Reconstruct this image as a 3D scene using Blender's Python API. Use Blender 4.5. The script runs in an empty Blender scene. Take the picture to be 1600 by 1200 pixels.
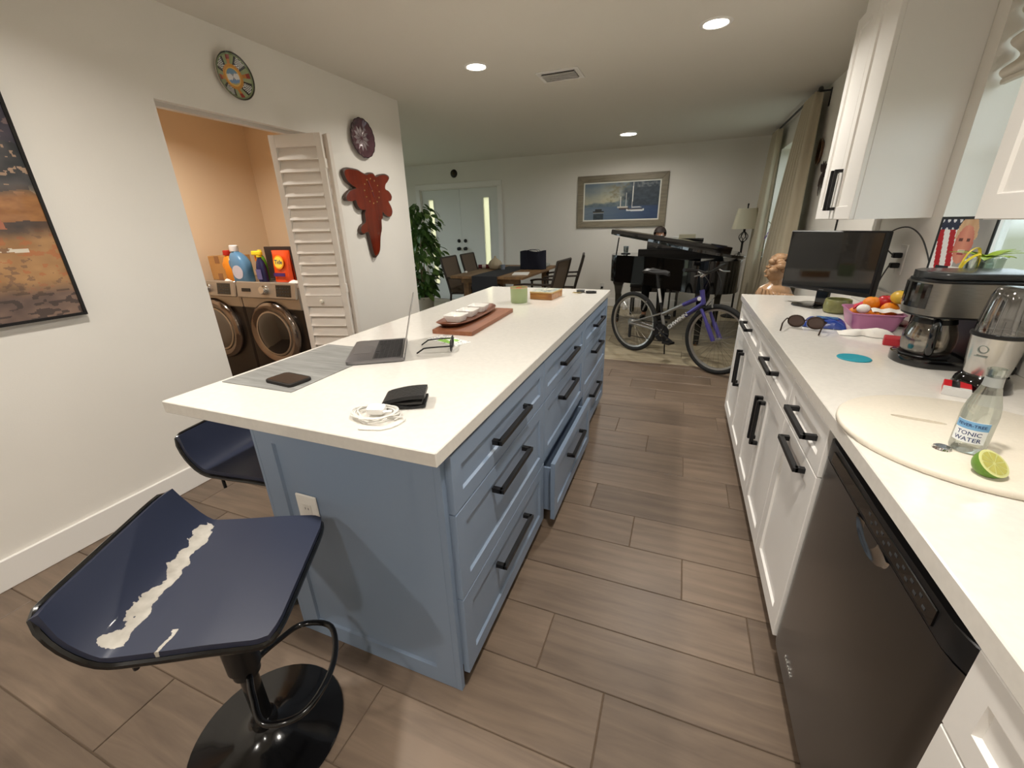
import bpy, bmesh, math, random
from mathutils import Matrix, Vector
random.seed(7)
PI = math.pi
sc = bpy.context.scene
COL = sc.collection

# ------------------------------------------------------------------ camera
F_PX, YAW, PITCH, ROLL, CAM_H = 647.74, -0.3808, 0.3678, -0.0272, 1.407
_cy, _sy, _cp, _sp = math.cos(YAW), math.sin(YAW), math.cos(PITCH), math.sin(PITCH)
_f = Vector((_sy*_cp, _cy*_cp, -_sp)); _r = Vector((_cy, -_sy, 0)); _u = _r.cross(_f)
_cr, _sr = math.cos(ROLL), math.sin(ROLL)
_r2 = _cr*_r + _sr*_u; _u2 = -_sr*_r + _cr*_u
cam = bpy.data.objects.new('camera', bpy.data.cameras.new('camera')); COL.objects.link(cam)
cam.data.sensor_width = 36; cam.data.sensor_fit = 'HORIZONTAL'; cam.data.lens = F_PX*36/1600
cam.data.clip_start = 0.02
cam.matrix_world = Matrix(((_r2.x, _u2.x, -_f.x, 0), (_r2.y, _u2.y, -_f.y, 0), (_r2.z, _u2.z, -_f.z, CAM_H), (0, 0, 0, 1)))
sc.camera = cam

# ------------------------------------------------------------------ world, exposure
vs = sc.view_settings
vs.view_transform = 'Standard'; vs.look = 'None'; vs.gamma = 1; vs.use_curve_mapping = False
vs.exposure = 0.10
w = bpy.data.worlds.new('daylight'); sc.world = w; w.use_nodes = True
wn = w.node_tree; _tc = wn.nodes.new('ShaderNodeTexCoord'); _sx = wn.nodes.new('ShaderNodeSeparateXYZ'); _mr = wn.nodes.new('ShaderNodeMapRange'); _mx = wn.nodes.new('ShaderNodeMix'); _mx.data_type = 'RGBA'
_mr.inputs[1].default_value = -.04; _mr.inputs[2].default_value = .04
_mx.inputs[6].default_value = (.17, .18, .13, 1); _mx.inputs[7].default_value = (0.87, 0.92, 0.97, 1)      # ground, sky
wn.links.new(_tc.outputs['Generated'], _sx.inputs[0]); wn.links.new(_sx.outputs[2], _mr.inputs[0]); wn.links.new(_mr.outputs[0], _mx.inputs[0]); wn.links.new(_mx.outputs[2], wn.nodes['Background'].inputs[0])
wn.nodes['Background'].inputs[1].default_value = 4.5
DOWNLIGHT_W = 17.0        # power of one recessed kitchen lamp
DISC_W = 15.0              # living room disc lamp
LAMP_COL = (1.0, 0.945, 0.87)

# room constants
XW, XR, YB, ZC, YF = -2.546, 1.063, 7.53, 2.477, -2.6
T, T0 = 0.915, 0.875

# ------------------------------------------------------------------ materials
def lin(c):
    c = c/255 if c > 1.0001 else c
    return c/12.92 if c <= 0.04045 else ((c+0.055)/1.055)**2.4
def rgb(*c): return tuple(lin(x) for x in c) + (1,)
def _mat(name):
    m = bpy.data.materials.new(name); m.use_nodes = True
    nt = m.node_tree
    return m, nt, nt.nodes['Principled BSDF']
def _n(nt, t, **kw):
    n = nt.nodes.new(t)
    for k, v in kw.items(): setattr(n, k, v)
    return n
MC = {}
def mat(name, col=(200, 200, 200), rough=.5, metal=0, var=0.0, scale=8, bump=0, bscale=60, coat=0, spec=.5, trans=0, ior=1.45, alpha=1, emit=None, es=0, stretch=None, col2=None, sheen=0):
    if name in MC: return MC[name]
    m, nt, b = _mat(name); MC[name] = m
    b.inputs['Base Color'].default_value = rgb(*col); b.inputs['Roughness'].default_value = rough
    b.inputs['Metallic'].default_value = metal; b.inputs['Coat Weight'].default_value = coat
    b.inputs['Specular IOR Level'].default_value = spec; b.inputs['IOR'].default_value = ior
    b.inputs['Transmission Weight'].default_value = trans; b.inputs['Alpha'].default_value = alpha
    b.inputs['Sheen Weight'].default_value = sheen
    if emit: b.inputs['Emission Color'].default_value = rgb(*emit); b.inputs['Emission Strength'].default_value = es
    tc = mp = None
    if var or bump:
        tc = _n(nt, 'ShaderNodeTexCoord'); mp = _n(nt, 'ShaderNodeMapping'); nt.links.new(tc.outputs['Object'], mp.inputs[0])
        if stretch: mp.inputs['Scale'].default_value = stretch
    if var:
        nz = _n(nt, 'ShaderNodeTexNoise'); nz.inputs['Scale'].default_value = scale; nz.inputs['Detail'].default_value = 5
        nt.links.new(mp.outputs[0], nz.inputs[0])
        mx = _n(nt, 'ShaderNodeMix', data_type='RGBA')
        c1 = rgb(*col); c2 = rgb(*col2) if col2 else tuple(max(0, x*(1-var)) for x in c1[:3]) + (1,)
        mx.inputs[6].default_value = c1; mx.inputs[7].default_value = c2
        rp = _n(nt, 'ShaderNodeMapRange'); rp.inputs[1].default_value = .35; rp.inputs[2].default_value = .65
        nt.links.new(nz.outputs[0], rp.inputs[0]); nt.links.new(rp.outputs[0], mx.inputs[0]); nt.links.new(mx.outputs[2], b.inputs['Base Color'])
    if bump:
        n2 = _n(nt, 'ShaderNodeTexNoise'); n2.inputs['Scale'].default_value = bscale; n2.inputs['Detail'].default_value = 3
        nt.links.new(mp.outputs[0], n2.inputs[0])
        bp = _n(nt, 'ShaderNodeBump'); bp.inputs['Strength'].default_value = bump; bp.inputs['Distance'].default_value = .01
        nt.links.new(n2.outputs[0], bp.inputs['Height']); nt.links.new(bp.outputs[0], b.inputs['Normal'])
    return m
def wood(name, c1, c2, axis=0, rough=.4, scale=3, grain=14, coat=0, rnd=0.0, bump=.08):
    """streaky wood grain along one object axis; rnd = tone change from piece to piece"""
    if name in MC: return MC[name]
    m, nt, b = _mat(name); MC[name] = m
    tc = _n(nt, 'ShaderNodeTexCoord'); oi = _n(nt, 'ShaderNodeObjectInfo')
    ad = _n(nt, 'ShaderNodeVectorMath', operation='ADD'); sc_ = _n(nt, 'ShaderNodeVectorMath', operation='SCALE')
    cx = _n(nt, 'ShaderNodeCombineXYZ')
    for i in range(3): nt.links.new(oi.outputs['Random'], cx.inputs[i])
    nt.links.new(cx.outputs[0], sc_.inputs[0]); sc_.inputs['Scale'].default_value = 37.0
    nt.links.new(tc.outputs['Object'], ad.inputs[0]); nt.links.new(sc_.outputs[0], ad.inputs[1])
    mp = _n(nt, 'ShaderNodeMapping'); s = [grain]*3; s[axis] = grain*.09; mp.inputs['Scale'].default_value = s
    nt.links.new(ad.outputs[0], mp.inputs[0])
    nz = _n(nt, 'ShaderNodeTexNoise'); nz.inputs['Scale'].default_value = scale; nz.inputs['Detail'].default_value = 7; nz.inputs['Roughness'].default_value = .6; nz.inputs['Distortion'].default_value = .6
    nt.links.new(mp.outputs[0], nz.inputs[0])
    n2 = _n(nt, 'ShaderNodeTexNoise'); n2.inputs['Scale'].default_value = 2.2; n2.inputs['Detail'].default_value = 3
    nt.links.new(ad.outputs[0], n2.inputs[0])
    av = _n(nt, 'ShaderNodeMath', operation='ADD'); nt.links.new(nz.outputs[0], av.inputs[0])
    hm = _n(nt, 'ShaderNodeMath', operation='MULTIPLY'); nt.links.new(n2.outputs[0], hm.inputs[0]); hm.inputs[1].default_value = .7
    nt.links.new(hm.outputs[0], av.inputs[1])
    rp = _n(nt, 'ShaderNodeMapRange'); rp.inputs[1].default_value = .6; rp.inputs[2].default_value = 1.1
    nt.links.new(av.outputs[0], rp.inputs[0])
    mx = _n(nt, 'ShaderNodeMix', data_type='RGBA'); mx.inputs[6].default_value = rgb(*c1); mx.inputs[7].default_value = rgb(*c2)
    nt.links.new(rp.outputs[0], mx.inputs[0])
    hs = _n(nt, 'ShaderNodeHueSaturation'); nt.links.new(mx.outputs[2], hs.inputs['Color'])
    mr = _n(nt, 'ShaderNodeMapRange'); mr.inputs[3].default_value = 1-rnd; mr.inputs[4].default_value = 1+rnd
    nt.links.new(oi.outputs['Random'], mr.inputs[0]); nt.links.new(mr.outputs[0], hs.inputs['Value'])
    nt.links.new(hs.outputs[0], b.inputs['Base Color'])
    b.inputs['Roughness'].default_value = rough; b.inputs['Coat Weight'].default_value = coat
    bp = _n(nt, 'ShaderNodeBump'); bp.inputs['Strength'].default_value = bump; bp.inputs['Distance'].default_value = .005
    nt.links.new(nz.outputs[0], bp.inputs['Height']); nt.links.new(bp.outputs[0], b.inputs['Normal'])
    return m
def print_mat(name='printed_colour', rough=.45, coat=0):
    if name in MC: return MC[name]
    m, nt, b = _mat(name); MC[name] = m
    a = _n(nt, 'ShaderNodeVertexColor', layer_name='Col'); nt.links.new(a.outputs[0], b.inputs['Base Color'])
    b.inputs['Roughness'].default_value = rough; b.inputs['Coat Weight'].default_value = coat
    return m
def frosted(name, col, k=.5):
    m, nt, b = _mat(name); out = nt.nodes['Material Output']
    t = _n(nt, 'ShaderNodeBsdfTranslucent'); t.inputs[0].default_value = rgb(*col)
    g = _n(nt, 'ShaderNodeBsdfTransparent'); g.inputs[0].default_value = rgb(*col)
    mx = _n(nt, 'ShaderNodeMixShader'); mx.inputs[0].default_value = k
    nt.links.new(t.outputs[0], mx.inputs[1]); nt.links.new(g.outputs[0], mx.inputs[2]); nt.links.new(mx.outputs[0], out.inputs[0])
    return m
def thin_glass(name, col=(245, 250, 250), spec=.12, rough=.02):
    """clear thin pane / bottle wall"""
    if name in MC: return MC[name]
    m, nt, b = _mat(name); MC[name] = m; out = nt.nodes['Material Output']
    g = _n(nt, 'ShaderNodeBsdfTransparent'); g.inputs[0].default_value = rgb(*col)
    s = _n(nt, 'ShaderNodeBsdfGlossy'); s.inputs['Roughness'].default_value = rough
    lw = _n(nt, 'ShaderNodeLayerWeight'); lw.inputs[0].default_value = .35
    ml = _n(nt, 'ShaderNodeMath', operation='MULTIPLY_ADD'); ml.inputs[1].default_value = .55; ml.inputs[2].default_value = spec*.4
    nt.links.new(lw.outputs['Fresnel'], ml.inputs[0])
    mx = _n(nt, 'ShaderNodeMixShader'); nt.links.new(ml.outputs[0], mx.inputs[0])
    nt.links.new(g.outputs[0], mx.inputs[1]); nt.links.new(s.outputs[0], mx.inputs[2]); nt.links.new(mx.outputs[0], out.inputs[0])
    return m

# ------------------------------------------------------------------ mesh helpers
I4 = Matrix.Identity(4)
PM = {}      # world matrix of every thing (parts inherit it)
def V(*a): return Vector(a)
def fm(o, n, roll=0):
    """frame: u right, v up, n outwards (seen from the front)"""
    n = Vector(n).normalized(); up = Vector((0, 0, 1))
    if abs(n.z) > .99: up = Vector((0, 1, 0))
    u = up.cross(n).normalized(); v = n.cross(u)
    if roll:
        q = Matrix.Rotation(roll, 3, n); u = q @ u; v = q @ v
    return Matrix(((u.x, v.x, n.x, o[0]), (u.y, v.y, n.y, o[1]), (u.z, v.z, n.z, o[2]), (0, 0, 0, 1)))
def loc(x, y, z, rz=0, rx=0, ry=0):
    return Matrix.Translation((x, y, z)) @ Matrix.Rotation(rz, 4, 'Z') @ Matrix.Rotation(ry, 4, 'Y') @ Matrix.Rotation(rx, 4, 'X')
def nb(): return bmesh.new()
def vadd(bm, co, M): return bm.verts.new(M @ Vector(co))
def box(bm, lo, hi, M=I4, bev=0, seg=1):
    x0, y0, z0 = lo; x1, y1, z1 = hi
    v = [vadd(bm, c, M) for c in ((x0,y0,z0),(x1,y0,z0),(x1,y1,z0),(x0,y1,z0),(x0,y0,z1),(x1,y0,z1),(x1,y1,z1),(x0,y1,z1))]
    fs = [bm.faces.new([v[i] for i in q]) for q in ((3,2,1,0),(4,5,6,7),(0,1,5,4),(1,2,6,5),(2,3,7,6),(3,0,4,7))]
    if bev:
        es = list({e for f in fs for e in f.edges})
        bmesh.ops.bevel(bm, geom=es, offset=bev, segments=seg, profile=.5, affect='EDGES')
    return bm
def prism(bm, poly, z0, z1, M=I4, bev=0, seg=1):
    a = [vadd(bm, (p[0], p[1], z0), M) for p in poly]; b = [vadd(bm, (p[0], p[1], z1), M) for p in poly]
    n = len(poly)
    f1 = bm.faces.new(a[::-1]); f2 = bm.faces.new(b)
    for i in range(n): bm.faces.new((a[i], a[(i+1) % n], b[(i+1) % n], b[i]))
    if bev: bmesh.ops.bevel(bm, geom=list(f1.edges)+list(f2.edges), offset=bev, segments=seg, profile=.5, affect='EDGES')
    return bm
def lathe(bm, prof, n=28, M=I4, a0=0, a1=2*PI):
    full = abs(a1-a0-2*PI) < 1e-6; m = n if full else n+1
    rings = []
    for r, z in prof:
        if r < 1e-6: rings.append([vadd(bm, (0, 0, z), M)])
        else: rings.append([vadd(bm, (r*math.cos(a0+(a1-a0)*i/n), r*math.sin(a0+(a1-a0)*i/n), z), M) for i in range(m)])
    for k in range(len(rings)-1):
        A, B = rings[k], rings[k+1]
        for i in range(n):
            j = (i+1) % m
            if len(A) == 1 and len(B) == 1: continue
            if len(A) == 1: bm.faces.new((A[0], B[j], B[i]))
            elif len(B) == 1: bm.faces.new((A[i], A[j], B[0]))
            else: bm.faces.new((A[i], A[j], B[j], B[i]))
    return bm
def tube(bm, pts, r, n=8, closed=False, M=I4, caps=True, flat=1.0):
    P = [Vector(p) for p in pts]; N = len(P); R = r if hasattr(r, '__len__') else [r]*N
    def tan(i):
        if closed: d = P[(i+1) % N]-P[(i-1) % N]
        else: d = P[min(i+1, N-1)]-P[max(i-1, 0)]
        return d.normalized()
    t = tan(0); up = Vector((0, 0, 1)) if abs(t.z) < .9 else Vector((1, 0, 0))
    a = t.cross(up).normalized(); rings = []
    for i in range(N):
        t2 = tan(i); a = (a - t2*a.dot(t2))
        a = a.normalized() if a.length > 1e-6 else t2.orthogonal().normalized()
        b = t2.cross(a)
        rings.append([vadd(bm, P[i]+R[i]*(math.cos(2*PI*k/n)*a+flat*math.sin(2*PI*k/n)*b), M) for k in range(n)])
    for i in range(N if closed else N-1):
        A, B = rings[i], rings[(i+1) % N]
        for k in range(n): bm.faces.new((A[k], A[(k+1) % n], B[(k+1) % n], B[k]))
    if caps and not closed: bm.faces.new(rings[0][::-1]); bm.faces.new(rings[-1])
    return bm
def cyl(bm, p0, p1, r0, r1=None, n=16, M=I4):
    return tube(bm, [p0, p1], [r0, r0 if r1 is None else r1], n, M=M)
def ball(bm, c, r, s=(1, 1, 1), n=16, M=I4, R=None):
    T_ = M @ Matrix.Translation(c) @ (R or I4) @ Matrix.Diagonal((r*s[0], r*s[1], r*s[2], 1))
    bmesh.ops.create_uvsphere(bm, u_segments=n, v_segments=max(6, n*2//3), radius=1, matrix=T_); return bm
def smoothpath(pts, k=6, closed=False):
    P = [Vector(p) for p in pts]; N = len(P); out = []
    for i in range(N if closed else N-1):
        g = (lambda j: P[j % N]) if closed else (lambda j: P[max(0, min(N-1, j))])
        p0, p1, p2, p3 = g(i-1), g(i), g(i+1), g(i+2)
        for q in range(k):
            t = q/k
            out.append(.5*((2*p1)+(p2-p0)*t+(2*p0-5*p1+4*p2-p3)*t*t+(3*p1-p0-3*p2+p3)*t**3))
    if not closed: out.append(P[-1])
    return out
def arc(c, r, a0, a1, n=8, z=None):
    o = [(c[0]+r*math.cos(a0+(a1-a0)*i/n), c[1]+r*math.sin(a0+(a1-a0)*i/n)) for i in range(n+1)]
    return o if z is None else [(x, y, z) for x, y in o]
def rrect(x0, y0, x1, y1, r, n=4):
    return arc((x1-r, y1-r), r, 0, PI/2, n)+arc((x0+r, y1-r), r, PI/2, PI, n)+arc((x0+r, y0+r), r, PI, 1.5*PI, n)+arc((x1-r, y0+r), r, 1.5*PI, 2*PI, n)
def shaker(bm, w, h, t, M, st=.055, rec=.008, ins=.004):
    """shaker front: u 0..w, v 0..h, n 0..t with recessed centre panel"""
    e = .0015
    def R(a, n): return [vadd(bm, c, M) for c in ((a, a, n), (w-a, a, n), (w-a, h-a, n), (a, h-a, n))]
    r = [R(0, 0), R(0, t-e), R(e, t), R(st, t), R(st+ins, t-rec)]
    for A, B in zip(r[:-1], r[1:]):
        for i in range(4): bm.faces.new((A[i], A[(i+1) % 4], B[(i+1) % 4], B[i]))
    bm.faces.new(r[-1]); bm.faces.new(r[0][::-1]); return bm
def grid(bm, fn, nu, nv, thick=None):
    """surface from fn(s,t); optional thickness offset vector/func"""
    P = [[bm.verts.new(fn(i/nu, j/nv)) for j in range(nv+1)] for i in range(nu+1)]
    for i in range(nu):
        for j in range(nv): bm.faces.new((P[i][j], P[i+1][j], P[i+1][j+1], P[i][j+1]))
    return bm

def link(o, parent=None):
    COL.objects.link(o)
    if parent is not None:
        o.parent = parent; PM[o] = PM[parent]
    return o
def new(name, bm, m, parent=None, smooth=False, M=None, angle=40):
    """mesh in world coordinates, stored relative to its thing"""
    if M is not None: bmesh.ops.transform(bm, matrix=M, verts=bm.verts)
    base = PM[parent] if parent is not None else None
    if base is not None: bmesh.ops.transform(bm, matrix=base.inverted(), verts=bm.verts)
    bmesh.ops.recalc_face_normals(bm, faces=bm.faces)
    me = bpy.data.meshes.new(name); bm.to_mesh(me); bm.free()
    for x in (m if isinstance(m, (list, tuple)) else [m]): me.materials.append(x)
    if smooth:
        me.shade_smooth()
        try: me.set_sharp_from_angle(angle=math.radians(angle))
        except Exception: pass
    o = bpy.data.objects.new(name, me); link(o, parent)
    if parent is None: PM[o] = I4
    return o
def piece(name, me, M, parent, m=None):
    """one more object that shares mesh data; M is its world matrix"""
    o = bpy.data.objects.new(name, me); link(o, parent)
    o.matrix_local = PM[parent].inverted() @ M
    return o
def tag(o, label, cat, group=None, kind=None):
    o['label'] = label; o['category'] = cat
    if group: o['group'] = group
    if kind: o['kind'] = kind
    return o
def thing(name, label, cat, at=(0, 0, 0), rz=0, group=None, kind=None):
    o = bpy.data.objects.new(name, None); COL.objects.link(o); o.empty_display_size = .1
    o.location = at; o.rotation_euler = (0, 0, rz); PM[o] = loc(*at, rz)
    return tag(o, label, cat, group, kind)
def solo(name, bm, m, label, cat, group=None, kind=None, smooth=False, angle=40, at=None):
    """a thing that is a single mesh, origin at its base"""
    if at is None:
        xs = [v.co for v in bm.verts]
        at = ((min(v.x for v in xs)+max(v.x for v in xs))/2, (min(v.y for v in xs)+max(v.y for v in xs))/2, min(v.z for v in xs))
    bmesh.ops.transform(bm, matrix=Matrix.Translation((-at[0], -at[1], -at[2])), verts=bm.verts)
    o = new(name, bm, m, None, smooth, angle=angle); o.location = at; PM[o] = Matrix.Translation(at)
    return tag(o, label, cat, group, kind)
def struct(name, bm, m, label, cat, smooth=False):
    return tag(new(name, bm, m, None, smooth), label, cat, kind='structure')
def picture(name, w, h, nx, ny, fn, M, parent=None, m=None, off=0.0):
    """flat print: fn(s,t) -> sRGB 0..255; s right, t up"""
    bm = nb(); lay = bm.loops.layers.color.new('Col')
    P = [[bm.verts.new(M @ Vector((w*i/nx, h*j/ny, off))) for j in range(ny+1)] for i in range(nx+1)]
    for i in range(nx):
        for j in range(ny):
            c = fn((i+.5)/nx, (j+.5)/ny)
            if c is None: continue
            f = bm.faces.new((P[i][j], P[i+1][j], P[i+1][j+1], P[i][j+1]))
            col = [max(0, min(1, q/255)) for q in c[:3]]+[1]
            for l in f.loops: l[lay] = col
    for v in [v for v in bm.verts if not v.link_faces]: bm.verts.remove(v)
    return new(name, bm, m or print_mat(), parent)
def text(s, size, M, m, parent, name='lettering', ext=.0004, align='CENTER', bold=0, squash=1):
    cu = bpy.data.curves.new('t', 'FONT'); cu.body = s; cu.size = size; cu.extrude = ext; cu.align_x = align; cu.align_y = 'CENTER'; cu.offset = bold; cu.resolution_u = 2
    o = bpy.data.objects.new('t', cu); COL.objects.link(o)
    dg = bpy.context.evaluated_depsgraph_get(); me = bpy.data.meshes.new_from_object(o.evaluated_get(dg))
    bpy.data.objects.remove(o); bpy.data.curves.remove(cu)
    bm = nb(); bm.from_mesh(me); bpy.data.meshes.remove(me)
    bmesh.ops.transform(bm, matrix=M @ Matrix.Diagonal((squash, 1, 1, 1)), verts=bm.verts)
    return new(name, bm, m, parent)
def dup(root, at, rz=0, label=None):
    r = root.copy(); COL.objects.link(r); r.location = at; r.rotation_euler = (0, 0, rz); PM[r] = loc(*at, rz)
    if label: r['label'] = label
    for ch in list(root.children):
        c = ch.copy(); COL.objects.link(c); c.parent = r; PM[c] = PM[r]
        for g in list(ch.children):
            d = g.copy(); COL.objects.link(d); d.parent = c; PM[d] = PM[r]
    return r
def skin_mesh(name, verts, edges, root, m, parent, sub=2):
    """continuous surface grown over a skeleton (Skin + Subdivision), verts = (co, radius)"""
    me = bpy.data.meshes.new('sk'); me.from_pydata([v[0] for v in verts], edges, [])
    o = bpy.data.objects.new('sk', me); COL.objects.link(o)
    o.modifiers.new('s', 'SKIN').use_smooth_shade = True
    for i, v in enumerate(verts):
        r = v[1]; r = (r, r) if not hasattr(r, '__len__') else r
        me.skin_vertices[0].data[i].radius = r; me.skin_vertices[0].data[i].use_root = (i == root)
    if sub: o.modifiers.new('d', 'SUBSURF').levels = sub
    dg = bpy.context.evaluated_depsgraph_get(); r = bpy.data.meshes.new_from_object(o.evaluated_get(dg))
    bpy.data.objects.remove(o); bpy.data.meshes.remove(me)
    bm = nb(); bm.from_mesh(r); bpy.data.meshes.remove(r)
    return new(name, bm, m, parent, True, angle=80)
def hsh(i, j, k=0):
    n = math.sin(i*127.1+j*311.7+k*74.7)*43758.5453
    return n-math.floor(n)
def vn(x, y, k=0):
    i, j = math.floor(x), math.floor(y); a, b = x-i, y-j; a = a*a*(3-2*a); b = b*b*(3-2*b)
    return (hsh(i, j, k)*(1-a)+hsh(i+1, j, k)*a)*(1-b)+(hsh(i, j+1, k)*(1-a)+hsh(i+1, j+1, k)*a)*b
def mixc(a, b, t):
    t = max(0, min(1, t)); return tuple(p+(q-p)*t for p, q in zip(a, b))

# common materials
WALL = mat('painted_wall', (232, 228, 220), .75, var=.02, scale=3, bump=.04, bscale=180)
CEIL = mat('ceiling_paint', (222, 217, 207), .85, bump=.05, bscale=150)
TRIMW = mat('white_trim_paint', (236, 233, 228), .45)
QUARTZ = mat('white_quartz', (230, 226, 218), .16, var=.05, scale=60, coat=.25)
BLUE = mat('blue_cabinet_paint', (131, 148, 170), .38)
WHITEP = mat('white_cabinet_paint', (238, 235, 230), .3)
BLACKM = mat('black_powder_coat', (20, 20, 22), .42)
BLACKG = mat('gloss_black', (8, 8, 9), .08, coat=.5)
BLACKP = mat('black_plastic', (16, 16, 17), .35)
CHROME = mat('chrome', (215, 215, 215), .12, metal=1)
STEEL = mat('brushed_steel', (150, 146, 140), .32, metal=1, var=.15, scale=30, stretch=(1, 1, 30))
WHITEC = mat('white_ceramic', (238, 236, 230), .2, coat=.3)
GLASS = thin_glass('clear_glass')
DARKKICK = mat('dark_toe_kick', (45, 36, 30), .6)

# ================================================================== THE SETTING
TAN = mat('tan_wall_paint', (233, 208, 176), .8, bump=.03, bscale=150)
PLANK = wood('brown_wood_look_tile', (128, 110, 93), (96, 81, 68), 0, .42, 2.2, 11, rnd=.10, bump=.05)
PLANK2 = wood('pale_wood_look_tile', (190, 178, 150), (132, 118, 96), 0, .4, 2.0, 9, rnd=.10, bump=.05)
GROUT = mat('grey_brown_grout', (104, 88, 72), .9)
# floors: slab with one object for every plank
def planks(parent, m, x0, x1, y0, y1, py, ox, pitch, length, shift, name='floor_plank'):
    cache = {}; r = 0; k0 = math.floor((y0-py)/pitch)-1
    for k in range(k0, k0+200):
        ya, yb = max(y0, py+k*pitch), min(y1, py+(k+1)*pitch)
        if ya > y1: break
        if yb-ya < .02: continue
        xa = ox - shift*k; xa -= math.ceil((xa-x0)/length)*length
        while xa < x1:
            a, b = max(x0, xa), min(x1, xa+length)
            if b-a > .02:
                key = (round(b-a, 3), round(yb-ya, 3))
                if key not in cache:
                    bm = nb(); L, W = (b-a)/2-.0016, (yb-ya)/2-.0016
                    box(bm, (-L, -W, -.012), (L, W, 0), bev=.0018)
                    bmesh.ops.recalc_face_normals(bm, faces=bm.faces)
                    me = bpy.data.meshes.new(name); bm.to_mesh(me); bm.free(); me.materials.append(m); cache[key] = me
                piece(name, cache[key], Matrix.Translation(((a+b)/2, (ya+yb)/2, 0)), parent)
            xa += length
bm = box(nb(), (XW-.12, YF-.1, -.1), (XR+.22, 4.42, -.004)); box(bm, (-5.8, 3.47, -.1), (XW-.12, 4.42, -.004))
fl = struct('floor', bm, GROUT, 'brown wood-look plank tile floor of the kitchen', 'floor')
planks(fl, PLANK, XW, XR, YF, 4.42, .690, .149+.2277*3, .2277, .911, .2277)
planks(fl, PLANK, -5.7, XW, 3.77, 4.42, .690, .149+.2277*3, .2277, .911, .2277)
bm = box(nb(), (-5.8, 4.42, -.1), (XR+.22, YB+.12, -.004))
fl2 = struct('floor', bm, GROUT, 'paler streaked plank floor of the living room beyond the kitchen', 'floor')
planks(fl2, PLANK2, -5.7, XR, 4.424, YB, 4.424, .55, .26, 1.3, .43)
struct('floor', box(nb(), (-4.35, .75, -.1), (XW-.12, 3.53, 0)), mat('laundry_floor', (110, 92, 76), .6, var=.2), 'plain floor of the laundry closet', 'floor')
struct('ceiling', box(nb(), (-5.8, YF-.1, ZC), (XR+.24, YB+.12, ZC+.1)), CEIL, 'smooth pale ceiling over kitchen and living room', 'ceiling')

# left kitchen wall with the closet opening
OY0, OY1, OZ = 1.638, 2.60, 2.041
bm = nb()
box(bm, (XW-.12, YF, -.05), (XW, OY0, ZC)); box(bm, (XW-.12, OY0, OZ), (XW, OY1, ZC)); box(bm, (XW-.12, OY1, -.05), (XW, 3.756, ZC))
struct('wall_left', bm, WALL, 'white kitchen wall with the laundry closet opening', 'wall')
struct('wall_laundry_end', box(nb(), (-5.8, 3.54, -.05), (XW-.12, 3.756, ZC)), WALL, 'white wall end behind the laundry closet', 'wall')
bm = box(nb(), (-4.35, 3.52, -.05), (XW-.12, 3.54, ZC)); struct('wall_laundry_back', bm, TAN, 'tan back wall of the laundry closet', 'wall')
struct('wall_laundry_left', box(nb(), (-4.35, .8, -.05), (-4.25, 3.52, ZC)), TAN, 'tan side wall of the laundry closet', 'wall')
bm = box(nb(), (-4.35, .7, -.05), (XW-.12, .8, ZC)); struct('wall_laundry_near', bm, TAN, 'tan near wall of the laundry closet', 'wall')
bm = nb(); box(bm, (XW-.13, .8, -.05), (XW-.12, OY0, ZC)); box(bm, (XW-.13, OY0, OZ), (XW-.12, OY1, ZC)); box(bm, (XW-.13, OY1, -.05), (XW-.12, 3.52, ZC))
struct('wall_laundry_right', bm, TAN, 'tan inner face of the closet wall beside the opening', 'wall')
bm = nb(); W3 = (4.2, 6.9, .12, 2.2)  # out-of-view window opening, added to bring more daylight into the living room
for q in (((-5.8, 3.54, -.05), (-5.7, W3[0], ZC)), ((-5.8, W3[1], -.05), (-5.7, YB, ZC)), ((-5.8, W3[0], -.05), (-5.7, W3[1], W3[2])), ((-5.8, W3[0], W3[3]), (-5.7, W3[1], ZC))): box(bm, *q)
struct('wall_living_left', bm, WALL, 'white left wall of the living room with an added window opening', 'wall')
bm = nb()
for q in (((-5.78, W3[0], W3[2]), (-5.74, W3[1], W3[2]+.045)), ((-5.78, W3[0], W3[3]-.045), (-5.74, W3[1], W3[3])), ((-5.78, W3[0], W3[2]), (-5.74, W3[0]+.045, W3[3])), ((-5.78, W3[1]-.045, W3[2]), (-5.74, W3[1], W3[3])), ((-5.775, 5.38, W3[2]), (-5.745, 5.42, W3[3]))): box(bm, *q)
wd3 = struct('window_3', bm, TRIMW, 'added out-of-view window in the left living room wall, for extra daylight', 'window'); new('window_pane', box(nb(), (-5.762, W3[0]+.04, W3[2]+.04), (-5.758, W3[1]-.04, W3[3]-.04)), GLASS, wd3)
struct('wall_front', box(nb(), (XW-.12, YF-.1, -.05), (XR+.22, YF, ZC)), WALL, 'white kitchen wall facing the island end', 'wall')
# track in the head of the closet opening
bm = box(nb(), (XW-.085, OY0+.001, OZ-.022), (XW-.045, OY1-.001, OZ)); box(bm, (XW-.115, OY0+.001, OZ-.008), (XW-.09, OY1-.001, OZ))
struct('trim_1', bm, mat('track_paint', (205, 198, 190), .4), 'pale metal door track under the closet lintel', 'track')

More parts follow.
